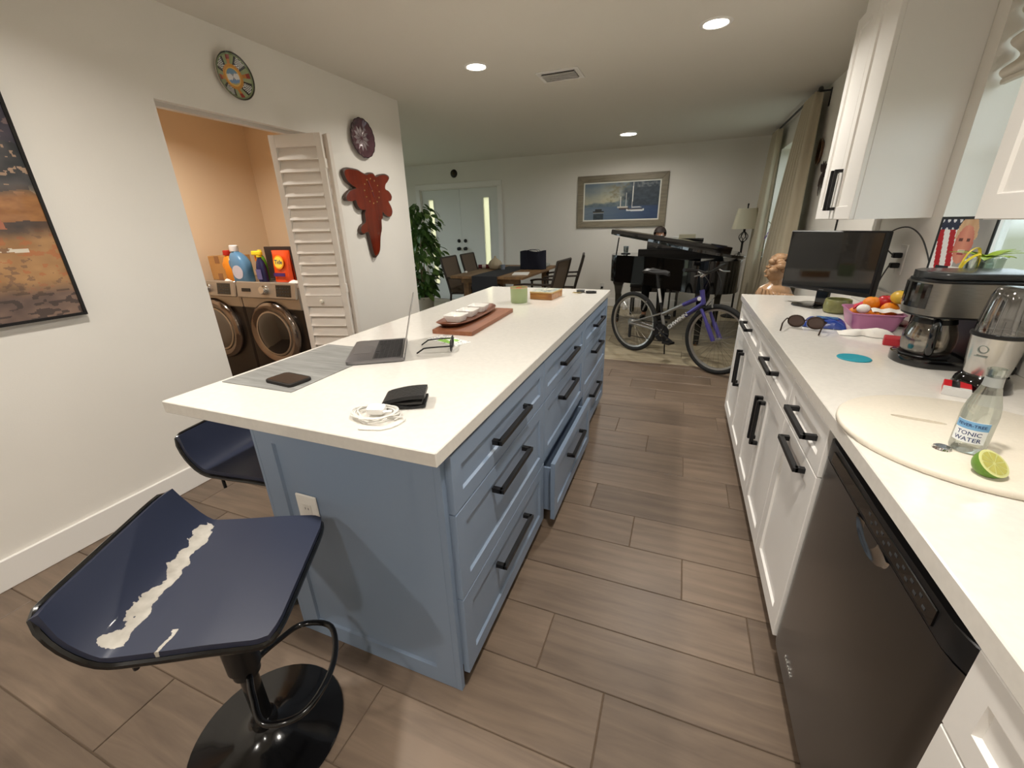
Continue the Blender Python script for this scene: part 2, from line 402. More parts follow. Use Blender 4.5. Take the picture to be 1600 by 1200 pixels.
# back wall, front doors
DX0, DXM, DX1, DZ = -4.80, -3.985, -3.205, 2.045
bm = nb(); box(bm, (-5.8, YB, -.05), (DX0, YB+.12, ZC)); box(bm, (DX0, YB, DZ), (DX1, YB+.12, ZC)); box(bm, (DX1, YB, -.05), (XR+.22, YB+.12, ZC))
struct('wall_back', bm, WALL, 'white back wall of the living room behind the piano', 'wall')
bm = nb()
box(bm, (DX0-.10, YB-.018, 0), (DX0-.012, YB, DZ+.0115), bev=.004); box(bm, (DX1+.012, YB-.018, 0), (DX1+.10, YB, DZ+.0115), bev=.004); box(bm, (DX0-.10, YB-.018, DZ+.012), (DX1+.10, YB, DZ+.10), bev=.004)
struct('trim_2', bm, TRIMW, 'white casing around the double front door', 'door frame')
FROST = frosted('frosted_door_glass', (206, 204, 184), .25)
DOORP = mat('front_door_paint', (224, 225, 220), .5)
for n, (a, b, l0, l1, kx, lab) in enumerate(((DX0+.006, DXM-.003, -4.665, -4.555, DXM-.07, 'white front door leaf half hidden by the leafy plant'), (DXM+.003, DX1-.006, -3.50, -3.385, DXM+.07, 'white front door leaf beside the dining table'))):
    Y0, Y1 = YB+.035, YB+.08; z0, z1 = .31, 1.88
    bm = nb()
    box(bm, (a, Y0, .004), (l0, Y1, DZ-.004)); box(bm, (l1, Y0, .004), (b, Y1, DZ-.004)); box(bm, (l0, Y0, .004), (l1, Y1, z0)); box(bm, (l0, Y0, z1), (l1, Y1, DZ-.004))
    d = struct('door_%d' % (n+1), bm, DOORP, lab, 'door')
    bm = nb(); e = .014
    for q in (((l0-e, Y0-.006, z0-e), (l0, Y0, z1+e)), ((l1, Y0-.006, z0-e), (l1+e, Y0, z1+e)), ((l0, Y0-.006, z0-e), (l1, Y0, z0)), ((l0, Y0-.006, z1), (l1, Y0, z1+e))): box(bm, *q)
    new('glass_bead', bm, DOORP, d)
    g = new('door_glass', box(nb(), (l0, Y0+.018, z0), (l1, Y0+.024, z1)), FROST, d)
    for nm, z in (('deadbolt', 1.13), ('knob', .985)):
        bm = lathe(nb(), [(.0, .0), (.034, .0), (.034, .008), (.014, .012), (.014, .03), (.028, .04), (.031, .055), (.02, .068), (0, .07)] if nm == 'knob' else [(0, 0), (.034, 0), (.032, .012), (.02, .02), (.02, .03), (0, .031)], 18, fm((kx, Y0, z), (0, -1, 0)))
        new(nm, bm, BLACKM, d, True)

# right wall with two windows
bm = nb(); X1 = XR+.22
def wseg(y0, y1, z0, z1): box(bm, (XR, y0, z0), (X1, y1, z1))
W1 = (1.64, 2.54, 1.10, 2.20); W2 = (5.35, 6.95, .88, 2.22)
wseg(YF, W1[0], -.05, ZC); wseg(W1[0], W1[1], -.05, W1[2]); wseg(W1[0], W1[1], W1[3], ZC); wseg(W1[1], W2[0], -.05, ZC)
wseg(W2[0], W2[1], -.05, W2[2]); wseg(W2[0], W2[1], W2[3], ZC); wseg(W2[1], YB, -.05, ZC)
struct('wall_right', bm, WALL, 'white wall behind the sink counter and the curtains', 'wall')
for n, (y0, y1, z0, z1) in enumerate((W1, W2)):
    bm = nb(); a, b, t = X1-.05, X1-.01, .045
    box(bm, (a, y0, z0), (b, y1, z0+t)); box(bm, (a, y0, z1-t), (b, y1, z1)); box(bm, (a, y0, z0), (b, y0+t, z1)); box(bm, (a, y1-t, z0), (b, y1, z1)); box(bm, (a+.006, y0, (z0+z1)/2-.02), (b-.006, y1, (z0+z1)/2+.02))
    wd = struct('window_%d' % (n+1), bm, TRIMW, ('white framed window between the kitchen wall cabinets', 'white framed living room window behind the curtains')[n], 'window')
    new('window_pane', box(nb(), (X1-.034, y0+t, z0+t), (X1-.03, y1-t, z1-t)), GLASS, wd)
    new('window_sill', box(nb(), (XR-.02, y0, z0-.0), (a, y1, z0+.02), bev=.004), TRIMW, wd)

bm = box(nb(), (XW, YF, 0), (XW+.016, OY0-.004, .135), bev=.003); box(bm, (XW, OY1+.004, 0), (XW+.016, 3.756, .135), bev=.003)
struct('baseboard_left', bm, TRIMW, 'tall white baseboard along the left kitchen wall', 'baseboard')
bm = box(nb(), (-5.7, YB-.016, 0), (DX0-.10, YB, .14), bev=.003); box(bm, (DX1+.10, YB-.016, 0), (XR, YB, .14), bev=.003)
struct('baseboard_back', bm, TRIMW, 'white baseboard along the back wall', 'baseboard')
bm = box(nb(), (XR-.016, 3.30, 0), (XR, YB-.016, .14), bev=.003)
struct('baseboard_right', bm, TRIMW, 'white baseboard along the right living room wall', 'baseboard')

# ================================================================== CEILING LAMPS AND VENT
LENS = mat('lit_lamp_lens', (255, 250, 240), .3, emit=(255, 246, 232), es=14)
def downlight(x, y, label, W, r=.068, spread=150, group='recessed kitchen downlights', disc=False, on=True):
    t = thing('recessed_downlight' if not disc else 'disc_ceiling_light', label, 'ceiling light', (x, y, ZC), 0, group)
    dz = -.022 if disc else -.004
    bm = lathe(nb(), [(r, dz+.001), (r+.004, dz-.002), (r+.020, dz+.0), (r+.024, 0), (r+.0, 0)] , 32, loc(x, y, ZC)); new('trim_ring', bm, TRIMW, t, True)
    bm = lathe(nb(), [(0, dz-.001), (r*.8, dz-.0008), (r, dz+.001)], 32, loc(x, y, ZC)); new('lamp_lens', bm, LENS, t, True)
    li = bpy.data.lights.new('lamp_light', 'AREA'); li.shape = 'DISK'; li.size = r*1.9; li.energy = W; li.color = LAMP_COL; li.spread = math.radians(spread)
    o = bpy.data.objects.new('lamp_light', li); link(o, t); o.location = (0, 0, dz-.006)
downlight(-1.53, 3.293, 'round recessed downlight above the far end of the island, seen past the vent', DOWNLIGHT_W)
downlight(.043, 3.268, 'round recessed downlight above the aisle by the white wall cabinet', DOWNLIGHT_W)
downlight(-.81, 6.319, 'larger bright disc light on the living room ceiling before the piano', DISC_W, r=.10, spread=170, disc=True, group=None)
for x, y, l in ((-1.53, .75, 'recessed downlight above the stools'), (.043, .75, 'recessed downlight above the dishwasher aisle'), (-1.53, -1.5, 'recessed downlight in the kitchen corner by the left wall'), (.043, -1.5, 'recessed downlight behind the dishwasher end of the aisle')):
    downlight(x, y, l, DOWNLIGHT_W)
downlight(-3.42, 2.05, 'warm recessed downlight on the laundry closet ceiling', 22, group=None)
VENTM = mat('vent_paint', (232, 230, 226), .45)
t = thing('ceiling_vent', 'rectangular white air vent in the ceiling between the downlights', 'vent', (-1.02, 3.735, ZC))
bm = nb(); x0, x1, y0, y1 = -1.19, -.86, 3.61, 3.87
for q in (((x0, y0, -.006), (x1, y0+.045, 0)), ((x0, y1-.03, -.006), (x1, y1, 0)), ((x0, y0+.045, -.006), (x0+.035, y1-.03, 0)), ((x1-.035, y0+.045, -.006), (x1, y1-.03, 0))): box(bm, *q, M=loc(0, 0, ZC), bev=.002)
new('vent_frame', bm, VENTM, t)
new('vent_box', box(nb(), (x0+.035, y0+.045, -.001), (x1-.035, y1-.03, 0), M=loc(0, 0, ZC)), mat('vent_dark', (70, 68, 64), .8), t)
for k in range(6):
    yy = y0+.058+k*.029
    new('vent_slat', box(nb(), (x0+.036, -.014, -.0012), (x1-.036, .014, .0012), M=loc(0, yy, ZC-.012, rx=.65)), VENTM, t)

# ================================================================== ISLAND
def bar_pull(M, L, proj=.032, s=.016):
    """square black bar pull along u, centred"""
    bm = nb(); box(bm, (-L/2, -s/2, proj-s), (L/2, s/2, proj), M, .0012)
    for q in (-1, 1):
        a = q*(L/2-s/2); box(bm, (a-s/2, -s/2, 0), (a+s/2, s/2, proj-s*.5), M)
    return bm
top = solo('island_worktop', box(nb(), (-1.478, .713, T0), (-.481, 3.30, T), bev=.0025), QUARTZ, 'thick white quartz worktop of the blue island', 'worktop')
IX0, IX1, IXF = -1.166, -.507, -.487
IY = (.782, 1.585, 2.41, 3.235); IZ = (.065, .378, .682, .866)
labs = ('blue three-drawer island cabinet next to the panelled end with the outlet', 'blue three-drawer island cabinet in the middle with its bottom drawer left ajar', 'blue three-drawer island cabinet at the dining end of the island')
hn = [0]
for k in range(3):
    y0, y1 = IY[k], IY[k+1]
    t = thing('island_drawer_cabinet', labs[k], 'cabinet', ((IX0+IX1)/2, (y0+y1)/2, 0), 0, 'island drawer cabinets')
    bm = box(nb(), (IX0, y0, .10), (IX1, y1, T0-.001)); box(bm, (IX0+.0, y0, 0), (IX0+.02, y1, .10)); new('cabinet_body', bm, BLUE, t)
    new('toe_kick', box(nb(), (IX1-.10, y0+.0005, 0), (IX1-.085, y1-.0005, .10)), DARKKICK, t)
    for j in range(3):
        op = .052 if (k == 1 and j == 0) else 0
        a, b = IZ[j]+.002, IZ[j+1]-.002; w, h = (y1-y0)-.005, b-a
        M = fm((IX1+.0005+op, y0+.0025, a), (1, 0, 0))
        d = new('drawer_front', shaker(nb(), w, h, .02, M, .055 if h > .2 else .05), BLUE, t)
        if op:
            bm = box(nb(), (IX1-.3, y0+.04, a+.03), (IX1+op, y0+.052, b-.05)); box(bm, (IX1-.3, y1-.052, a+.03), (IX1+op, y1-.04, b-.05)); box(bm, (IX1-.3, y0+.04, a+.02), (IX1+op, y1-.04, a+.03)); new('drawer_box', bm, BLUE, d)
        L = .30
        new('drawer_pull', bar_pull(M @ Matrix.Translation((w/2, h*.5 if j == 2 else h-.085 if j == 1 else h-.10, .02 if j == 2 else .012)), L, .034 if j == 2 else .042), BLACKM, d)
t = thing('island_end_panel', 'blue shaker panel closing the near end of the island', 'panel', ((IX0-.527)/2, .772, 0))
M = fm((IX0, .7815, .0), (0, -1, 0))
p = new('panel', shaker(nb(), -.527-IX0, T0-.001, .0185, M, .068, .009), BLUE, t)
new('corner_post', box(nb(), (-.5265, .7635, 0), (-.5075, .7815, T0-.001)), BLUE, t)
Mo = fm((-1.013, .7715, .567), (0, -1, 0))
op = new('outlet_plate', box(nb(), (-.042, -.068, 0), (.042, .068, .007), Mo, .003), WHITEC, t)
bm = box(nb(), (-.018, -.036, .006), (.018, .036, .009), Mo, .001); new('outlet_insert', bm, mat('outlet_insert', (225, 222, 215), .4), op)
bm = nb()
for vz in (-.02, .02):
    for du in (-.006, .006): box(bm, (du-.001, vz-.004, .0088), (du+.001, vz+.004, .0094), Mo)
o_ = new('outlet_slots', bm, BLACKP, op); o_['kind'] = 'stuff'
t = thing('island_seating_panel', 'plain blue back panel of the island under the seating overhang', 'panel', (IX0-.01, 2, 0))
new('panel', box(nb(), (IX0-.012, .7635, 0), (IX0-.0005, 3.235, T0-.001)), BLUE, t)

# ================================================================== RIGHT BASE CABINETS, DISHWASHER, WORKTOP
CF = .448      # carcass face; fronts are proud to .428
CY = (1.245, 1.667, 2.42, 3.25)
solo('counter_worktop', box(nb(), (.418, -.9, T0), (XR-.001, 3.285, T), bev=.0025), QUARTZ, 'long white quartz worktop with the coffee maker on it', 'worktop')
solo('backsplash_strip', box(nb(), (XR-.021, -.9, T+.0005), (XR-.0005, 3.285, T+.10), bev=.002), QUARTZ, 'low white quartz upstand along the wall behind the counter', 'backsplash')
def base_cab(y0, y1, label, drawer=True, doors=2, hz=False, z_split=.712):
    t = thing('base_cabinet', label, 'cabinet', ((CF+1.04)/2, (y0+y1)/2, 0), 0, 'white base cabinets')
    new('cabinet_body', box(nb(), (CF, y0, .10), (1.04, y1, T0-.001)), WHITEP, t)
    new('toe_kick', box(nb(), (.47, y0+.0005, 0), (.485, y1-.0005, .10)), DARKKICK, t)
    w = y1-y0-.004; h = T0-.012-z_split
    M = fm((CF-.0005, y1-.002, z_split+.002), (-1, 0, 0))
    d = new('drawer_front', shaker(nb(), w, h-.002, .02, M, .045), WHITEP, t)
    new('drawer_pull', bar_pull(M @ Matrix.Translation((w/2, h*.5, .012)), .235, .045), BLACKM, d)
    zb = .085; hd = z_split-zb-.003
    for q in range(doors):
        wd = (w-.003*(doors-1))/doors; M = fm((CF-.0005, y1-.002-q*(wd+.003), zb), (-1, 0, 0))
        d = new('door', shaker(nb(), wd, hd, .02, M, .06), WHITEP, t)
        if hz: Mh = M @ Matrix.Translation((wd/2, hd-.035, .02)); L = .235
        else: Mh = M @ Matrix.Translation((wd-.03 if q == 0 else .03, hd-.19, .02)) @ Matrix.Rotation(PI/2, 4, 'Z'); L = .22
        new('door_pull', bar_pull(Mh, L, .034), BLACKM, d)
    return t
base_cab(CY[2], CY[3], 'white base cabinet with two doors under the television end of the counter')
base_cab(CY[1], CY[2], 'white base cabinet with two doors in the middle of the counter run')
base_cab(CY[0], CY[1], 'white base cabinet with a pull-out front next to the dishwasher', doors=1, hz=True)
base_cab(-.25, .585, 'white sink base cabinet on the near side of the dishwasher', doors=2)
new_ = None
DW = mat('dark_stainless', (116, 116, 116), .28, metal=1, bump=.012, bscale=25)
DWD = mat('dishwasher_trim', (60, 60, 61), .35, metal=.7)
t = thing('dishwasher', 'dark stainless dishwasher with black touch strip built under the counter', 'dishwasher', (.74, .915, 0))
y0, y1 = .588, 1.242
new('tub', box(nb(), (CF+.03, y0+.004, .10), (1.02, y1-.004, T0-.012)), BLACKP, t)
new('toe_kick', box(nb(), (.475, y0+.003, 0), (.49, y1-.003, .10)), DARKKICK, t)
# bowed door panel
pr = [(.475, y0), (.452, y0), (.443, y0+.012), (.4355, y0+.032), (.4315, y0+.055), (.429, (y0+y1)/2), (.4315, y1-.03), (.436, y1-.006), (.444, y1), (.475, y1)]
dd = new('door', prism(nb(), pr, .085, .79), DW, t, True, angle=25)
d = new('control_fascia', prism(nb(), pr, .7915, .845, bev=.002), DWD, t, True, angle=25)
bm = prism(nb(), [(.428, y0+.085), (.428, y1-.06), (.4335, y1-.06), (.4335, y0+.085)], .799, .832, bev=.0015); st = new('touch_strip', bm, BLACKG, d)
bm = nb()
for k in range(16):
    yy = .70+k*.0155; s_ = .0035+.0015*hsh(k, 1)
    box(bm, (.4274, yy-s_, .807+.011*(k % 2)), (.4282, yy+s_, .8125+.011*(k % 2)))
new('button_print', bm, mat('grey_print', (58, 60, 62), .5), d)
# pocket handle under the strip
bm = lathe(nb(), [(0, .0005), (.05, .0008), (.068, .0035), (.076, .0045), (.08, 0)], 28, fm((.4300, .90, .7895), (-1, 0, 0)) @ Matrix.Diagonal((1.0, .55, 1, 1)), PI, 2*PI)
new('pocket_handle', bm, mat('polished_steel', (190, 188, 184), .1, metal=1), dd, True)
bm = nb(); lt = mat('silver_print', (190, 188, 184), .3, metal=.6)
for k in range(7): box(bm, (.4278, 1.115-k*.0105, .150), (.430, 1.109-k*.0105, .156 if k % 2 else .1585))
new('maker_mark', bm, lt, dd)

# ================================================================== WALL CABINETS
def wall_cab(y0, y1, label, pull_far=True):
    t = thing('wall_cabinet', label, 'cabinet', (.9, (y0+y1)/2, 1.386), 0, 'white wall cabinets')
    X0 = .765; z0, z1 = 1.386, 2.372
    new('cabinet_body', box(nb(), (X0, y0, z0), (XR-.001, y1, z1)), WHITEP, t)
    new('filler_strip', box(nb(), (X0+.004, y0+.004, z1), (XR-.001, y1-.004, ZC-.001)), WHITEP, t)
    n = 2 if pull_far else 1; w = (y1-y0-.004-.003*(n-1))/n
    for k in range(n):
        M = fm((X0-.0005, y1-.002-k*(w+.003), z0+.002), (-1, 0, 0))
        d = new('door', shaker(nb(), w, z1-z0-.004, .02, M, .06, .009), WHITEP, t)
        Mh = M @ Matrix.Translation(((w-.03 if k == 0 else .03) if n == 2 else w-.038, .145, .02)) @ Matrix.Rotation(PI/2, 4, 'Z')
        new('door_pull', bar_pull(Mh, .20, .036, .015), BLACKM, d)
wall_cab(2.635, 3.245, 'white wall cabinet above the television with a long black pull')
wall_cab(.95, 1.618, 'white wall cabinet above the cutting board on the near side of the window', False)
# roman shade
SH = mat('roman_shade_fabric', (214, 206, 192), .85, bump=.1, bscale=300)
t = thing('roman_shade', 'gathered beige roman shade at the top of the kitchen window', 'window shade', (XR+.06, 2.09, 1.87))
def shf(s, q):
    z = 2.19-q*.30; return V(XR+.055+.022*math.sin(q*3*2*PI)-.01*q, 1.655+s*.875, z)
new('fabric', grid(nb(), shf, 2, 40), SH, t, True)
new('head_rail', box(nb(), (XR+.03, 1.655, 2.165), (XR+.085, 2.53, 2.195), bev=.003), SH, t)
new('bottom_bar', box(nb(), (XR+.035, 1.655, 1.872), (XR+.055, 2.53, 1.892), bev=.004), SH, t)

# ================================================================== BAR STOOLS
def stool_mats():
    m, nt, b = _mat('navy_vinyl_worn'); b.inputs['Roughness'].default_value = .42; b.inputs['Coat Weight'].default_value = .1
    tc = _n(nt, 'ShaderNodeTexCoord'); sx = _n(nt, 'ShaderNodeSeparateXYZ'); nt.links.new(tc.outputs['Object'], sx.inputs[0])
    nz = _n(nt, 'ShaderNodeTexNoise'); nz.inputs['Scale'].default_value = 26; nz.inputs['Detail'].default_value = 8; nt.links.new(tc.outputs['Object'], nz.inputs[0])
    def math_(op, a, b_):
        q = _n(nt, 'ShaderNodeMath', operation=op)
        for i, v in enumerate((a, b_)):
            if isinstance(v, (int, float)): q.inputs[i].default_value = v
            else: nt.links.new(v, q.inputs[i])
        return q.outputs[0]
    wob = math_('MULTIPLY', math_('SUBTRACT', nz.outputs[0], .5), .06)
    dx = math_('ABSOLUTE', math_('ADD', math_('SUBTRACT', sx.outputs[0], -.088), wob), 0)
    band = math_('LESS_THAN', dx, .0155)
    ends = math_('LESS_THAN', math_('ABSOLUTE', math_('ADD', sx.outputs[1], wob), 0), .187)
    worn = math_('MULTIPLY', band, ends)
    dx2 = math_('ABSOLUTE', math_('ADD', math_('SUBTRACT', sx.outputs[0], .005), math_('MULTIPLY', wob, .6)), 0)
    sp = math_('MULTIPLY', math_('LESS_THAN', dx2, .0035), math_('LESS_THAN', sx.outputs[1], -.155))
    allw = math_('MAXIMUM', worn, sp)
    n2 = _n(nt, 'ShaderNodeTexNoise'); n2.inputs['Scale'].default_value = 40; nt.links.new(tc.outputs['Object'], n2.inputs[0])
    wc = _n(nt, 'ShaderNodeMix', data_type='RGBA'); wc.inputs[6].default_value = rgb(205, 200, 190); wc.inputs[7].default_value = rgb(150, 144, 134); nt.links.new(n2.outputs[0], wc.inputs[0])
    mx = _n(nt, 'ShaderNodeMix', data_type='RGBA'); mx.inputs[6].default_value = rgb(40, 46, 66); nt.links.new(wc.outputs[2], mx.inputs[7]); nt.links.new(allw, mx.inputs[0])
    nt.links.new(mx.outputs[2], b.inputs['Base Color'])
    rr = _n(nt, 'ShaderNodeMapRange'); rr.inputs[3].default_value = .42; rr.inputs[4].default_value = .9; nt.links.new(allw, rr.inputs[0]); nt.links.new(rr.outputs[0], b.inputs['Roughness'])
    return m
VINYL_W = stool_mats(); VINYL = mat('navy_vinyl', (40, 46, 66), .42, coat=.1)
BLKCH = mat('black_chrome', (14, 14, 15), .16, coat=.3)
def stool(at, rz, label, vin, lever=1):
    t = thing('bar_stool', label, 'stool', at, rz, 'navy bar stools')
    W = loc(*at, rz)
    # wavy seat, u = depth (raised lip at -u), v = width
    D, B = .43, .42
    def prof(s):
        x = -.172+s*(.172+.215)
        z = .63 + 0.118*max(0, (-.088-x)/.084)**1.5 - .006*math.sin((x+.09)*9) - .014*max(0, (x-.07)/.145)**1.6
        return x, z
    def outl(q):      # slightly narrower and rounded at the corners
        return 1
    NU, NV, th = 30, 14, .022
    def seat(off):
        def fn(s, q):
            x, z = prof(s); y = (q-.5)*B*(1-.05*s)
            c = 1-.045*(max(0, abs(q-.5)*2-.78)/.22)*(max(0, abs(s-.5)*2-.84)/.16)
            x2, z2 = prof(s+.01); x1, z1 = prof(s-.01); dx_, dz_ = x2-x1, z2-z1; ln = math.hypot(dx_, dz_)
            return W @ V(x*c-dz_/ln*off, y*c, z+off*dx_/ln)
        return fn
    bm = nb(); f1, f2 = seat(.0), seat(-th)
    grid(bm, f1, NU, NV); bm.verts.ensure_lookup_table(); n1 = len(bm.verts)
    grid(bm, f2, NU, NV); bm.verts.ensure_lookup_table()
    idx = lambda i, j: i*(NV+1)+j
    ring = [idx(i, 0) for i in range(NU+1)]+[idx(NU, j) for j in range(1, NV+1)]+[idx(i, NV) for i in range(NU-1, -1, -1)]+[idx(0, j) for j in range(NV-1, 0, -1)]
    for k in range(len(ring)):
        a, b = ring[k], ring[(k+1) % len(ring)]
        bm.faces.new((bm.verts[a], bm.verts[b], bm.verts[n1+b], bm.verts[n1+a]))
    rim = [bm.verts[n1+a].co.copy() for a in ring]
    for _ in range(1): rim = [(rim[i-1]+rim[i]*2+rim[(i+1) % len(rim)])/4 for i in range(len(rim))]
    new('seat', bm, vin, t, True, angle=50)
    new('seat_rim', tube(nb(), rim, .0085, 8, True), BLKCH, t, True)
    bm = box(nb(), (-.09, -.09, .585), (.09, .09, .606), W, .004); new('mount_plate', bm, BLACKM, t)
    bm = cyl(nb(), (0, 0, .30), (0, 0, .59), .041, n=24, M=W); new('outer_tube', bm, BLACKP, t, True)
    bm = cyl(nb(), (0, 0, .05), (0, 0, .31), .0235, n=24, M=W); new('gas_lift', bm, BLKCH, t, True)
    bm = lathe(nb(), [(0, 0), (.205, 0), (.208, .004), (.205, .008), (.15, .016), (.09, .028), (.05, .042), (.034, .06), (.034, .085), (.026, .088), (0, .088)], 48, W); new('base', bm, BLKCH, t, True)
    # loop foot rest
    z = .26
    pts = smoothpath([(.02, -.026, z+.025), (.05, -.08, z+.015), (.10, -.14, z), (.19, -.12, z-.005), (.225, 0, z-.008), (.19, .12, z-.005), (.10, .14, z), (.05, .08, z+.015), (.02, .026, z+.025)], 6)
    fr = new('foot_rest', tube(nb(), pts, .0085, 10, M=W), BLKCH, t, True)
    new('foot_rest_collar', lathe(nb(), [(.024, z+.01), (.034, z+.012), (.034, z+.038), (.024, z+.04)], 24, W), BLACKP, fr, True)
    pts = [(-.02, -.02, .575), (-.09, -.10, .572), (-.115, -.128, .565), (-.12, -.133, .545), (-.12, -.133, .50)]
    new('height_lever', tube(nb(), smoothpath(pts, 4), .006, 8, M=W), BLACKM, t, True)
    return t
stool((-.995, .455, 0), math.radians(29), 'navy bar stool with a worn split across the seat at the island end', VINYL_W)
stool((-1.42, .985, 0), math.radians(8), 'navy bar stool tucked under the seating side of the island', VINYL)

# ================================================================== ON THE ISLAND
MATF = wood('grey_woven_vinyl', (150, 150, 146), (112, 112, 109), 0, .7, 3, 16, bump=.25)
solo('placemat', box(nb(), (-1.456, .895, T), (-1.13, 1.40, T+.0025), loc(0, 0, 0), .0008), MATF, 'grey streaked placemat at the seating edge of the island', 'placemat')
def slab(w, d, h, r, M, bev=.002, seg=2): return prism(nb(), rrect(-w/2, -d/2, w/2, d/2, r, 5), 0, h, M, bev, seg)
t = thing('phone_case', 'black phone in a matte case lying on the grey placemat', 'phone', (-1.225, .972, T+.0026), math.radians(-6))
W = PM[t]; new('case', slab(.135, .088, .011, .012, W, .003, 3), mat('matte_black_case', (32, 27, 24), .6), t, True)
new('screen_glass', slab(.122, .075, .0006, .008, W @ Matrix.Translation((0, 0, .0111)), 0), mat('dark_brown_glass', (46, 36, 29), .35), t)
# laptop
ALU = mat('space_grey_aluminium', (128, 126, 128), .38, metal=.85)
ALU2 = mat('pale_aluminium', (182, 180, 178), .35, metal=.85)
t = thing('laptop', 'thin grey laptop open on the island with its keyboard facing the stools', 'laptop', (-1.143, 1.36, T+.0027), math.radians(32.5))
W = PM[t]; D, B = .222, .315      # x = palm rest to hinge, y = width
base = new('base', slab(D, B, .013, .012, W @ Matrix.Translation((0, 0, .001)), .003, 2), ALU, t, True)
new('keyboard_well', box(nb(), (-.012, -.14, .0139), (.094, .14, .0146), W), mat('keyboard_well', (40, 40, 42), .5), base)
KEY = mat('black_keys', (24, 24, 26), .5); kb = nb(); box(kb, (-.0073, -.0073, 0), (.0073, .0073, .0012), bev=.001); bmesh.ops.recalc_face_normals(kb, faces=kb.faces); km = bpy.data.meshes.new('key'); kb.to_mesh(km); kb.free(); km.materials.append(KEY)
for i in range(6):
    for j in range(14):
        if i == 0 and 4 <= j <= 8: continue
        piece('key', km, W @ Matrix.Translation((.0005+i*.0172, -.1255+j*.0193, .0147)), base)
new('space_bar', box(nb(), (-.0068, -.045, .0147), (.0078, .045, .0158), W), KEY, base)
new('trackpad', slab(.07, .11, .0005, .006, W @ Matrix.Translation((-.062, 0, .0140)), 0), mat('trackpad', (112, 110, 112), .3, metal=.6), base)
Ms = W @ Matrix.Translation((D/2-.004, 0, .014)) @ Matrix.Rotation(math.radians(14.5), 4, 'Y')
sn = new('screen', box(nb(), (-.0025, -B/2, .0), (.0025, B/2, .212), Ms, .002), ALU2, t)
new('display', box(nb(), (-.0030, -B/2+.006, .012), (-.0026, B/2-.006, .206), Ms), BLACKG, sn)
new('hinge', cyl(nb(), (D/2-.004, -.11, .0135), (D/2-.004, .11, .0135), .0045, n=10, M=W), BLACKP, t, True)
# eyeglasses
def eyewear(name, label, at, rz, fr, lens, wid=.136, lh=.042, arm=.14, group=None, rnd=.35, tilt=0):
    t = thing(name, label, 'glasses', at, rz, group); W = PM[t]
    for s in (-1, 1):
        cy_ = s*wid*.25; lw = wid*.21
        pts = []
        for k in range(20):
            a = 2*PI*k/20; c, q = math.cos(a), math.sin(a); e = rnd
            pts.append((tilt*(q*lh/2), cy_+lw*math.copysign(abs(c)**e, c), lh/2+.004+lh/2*math.copysign(abs(q)**e, q)))
        r = new('rim', tube(nb(), pts, .0032, 6, True, M=W), fr, t, True)
        bm = nb(); bm.faces.new([bm.verts.new(W @ Vector(p)) for p in pts]); new('lens', bm, lens, r)
        pts = smoothpath([(0, s*wid*.47, lh*.72), (-.006, s*wid*.5, lh*.72), (-arm*.7, s*wid*.49, lh*.62), (-arm*.85, s*wid*.48, lh*.42), (-arm, s*wid*.47, .004)], 4)
        new('temple', tube(nb(), pts, .0032, 6, M=W), fr, t, True)
    new('bridge', tube(nb(), smoothpath([(0, -wid*.05, lh*.62), (.002, 0, lh*.74), (0, wid*.05, lh*.62)], 4), .0022, 6, M=W), fr, t, True)
    return t
eyewear('eyeglasses', 'black framed eyeglasses folded open beside the laptop', (-.872, 1.50, T), math.radians(24), BLACKP, GLASS, rnd=.6)
bro = wood('x_unused', (1, 1, 1), (1, 1, 1)) if False else None
def brochure(s, q):
    d = math.hypot((s-.5)*1.3, q-.5)
    if .3 < s < .72 and .12 < q < .85 and vn(s*9, q*9, 3) > .28: return (140, 200, 70)
    if vn(s*30, q*50, 5) > .72: return (150, 150, 150)
    return (238, 238, 234)
t = thing('paper_brochure', 'white paper leaflet with a bright green print beside the wooden board', 'leaflet', (-.955, 1.615, T), math.radians(-22))
Mb = PM[t] @ Matrix.Translation((-.105, -.045, .0005))
new('sheet', box(nb(), (0, 0, 0), (.21, .09, .0008), Mb), mat('paper', (240, 239, 235), .7), t); picture('print', .21, .09, 40, 18, brochure, Mb, t, off=.0012)
# wooden board with boat tray and three dishes
WALN = wood('reddish_walnut', (156, 100, 68), (116, 68, 44), 1, .45, 2.5, 16)
WALD = wood('dark_carved_wood', (132, 80, 54), (88, 48, 32), 1, .4, 2.5, 16)
solo('wooden_board', slab(.215, .60, .02, .006, loc(-1.003, 2.013, T, math.radians(2)), .003, 2), WALN, 'long reddish wooden serving board on the island', 'serving board')
t = thing('wooden_boat_tray', 'dark carved boat-shaped tray lying on the wooden board', 'tray', (-1.055, 2.02, T+.0202), math.radians(2)); W = PM[t]
bm = nb(); ws, hs, rings = .092, .017, []
out = []
for k in range(28):
    a = 2*PI*k/28; c, s = math.cos(a), math.sin(a); out.append((math.copysign(abs(c)**.6, c), math.copysign(abs(s)**.75, s)))
for f, g, z in ((.0, .0, .0), (.62, .8, 0), (.72, .86, .003), (1, 1, hs), (.965, .985, hs+.002), (.90, .955, hs), (.62, .82, .008), (0, 0, .008)):
    if f == 0: rings.append([vadd(bm, (0, 0, z), W)])
    else: rings.append([vadd(bm, (x*ws*f, y*.285*g, z+(.010*abs(y)**4 if z > .01 else 0)), W) for x, y in out])
for A, B_ in zip(rings[:-1], rings[1:]):
    for i in range(28):
        j = (i+1) % 28
        if len(A) == 1: bm.faces.new((A[0], B_[j], B_[i]))
        elif len(B_) == 1: bm.faces.new((A[i], A[j], B_[0]))
        else: bm.faces.new((A[i], A[j], B_[j], B_[i]))
new('tray_body', bm, WALD, t, True)
dl = ('small square white dish in the boat tray, at the laptop end', 'small square white dish in the middle of the boat tray', 'small square white dish in the boat tray, at the candle end')
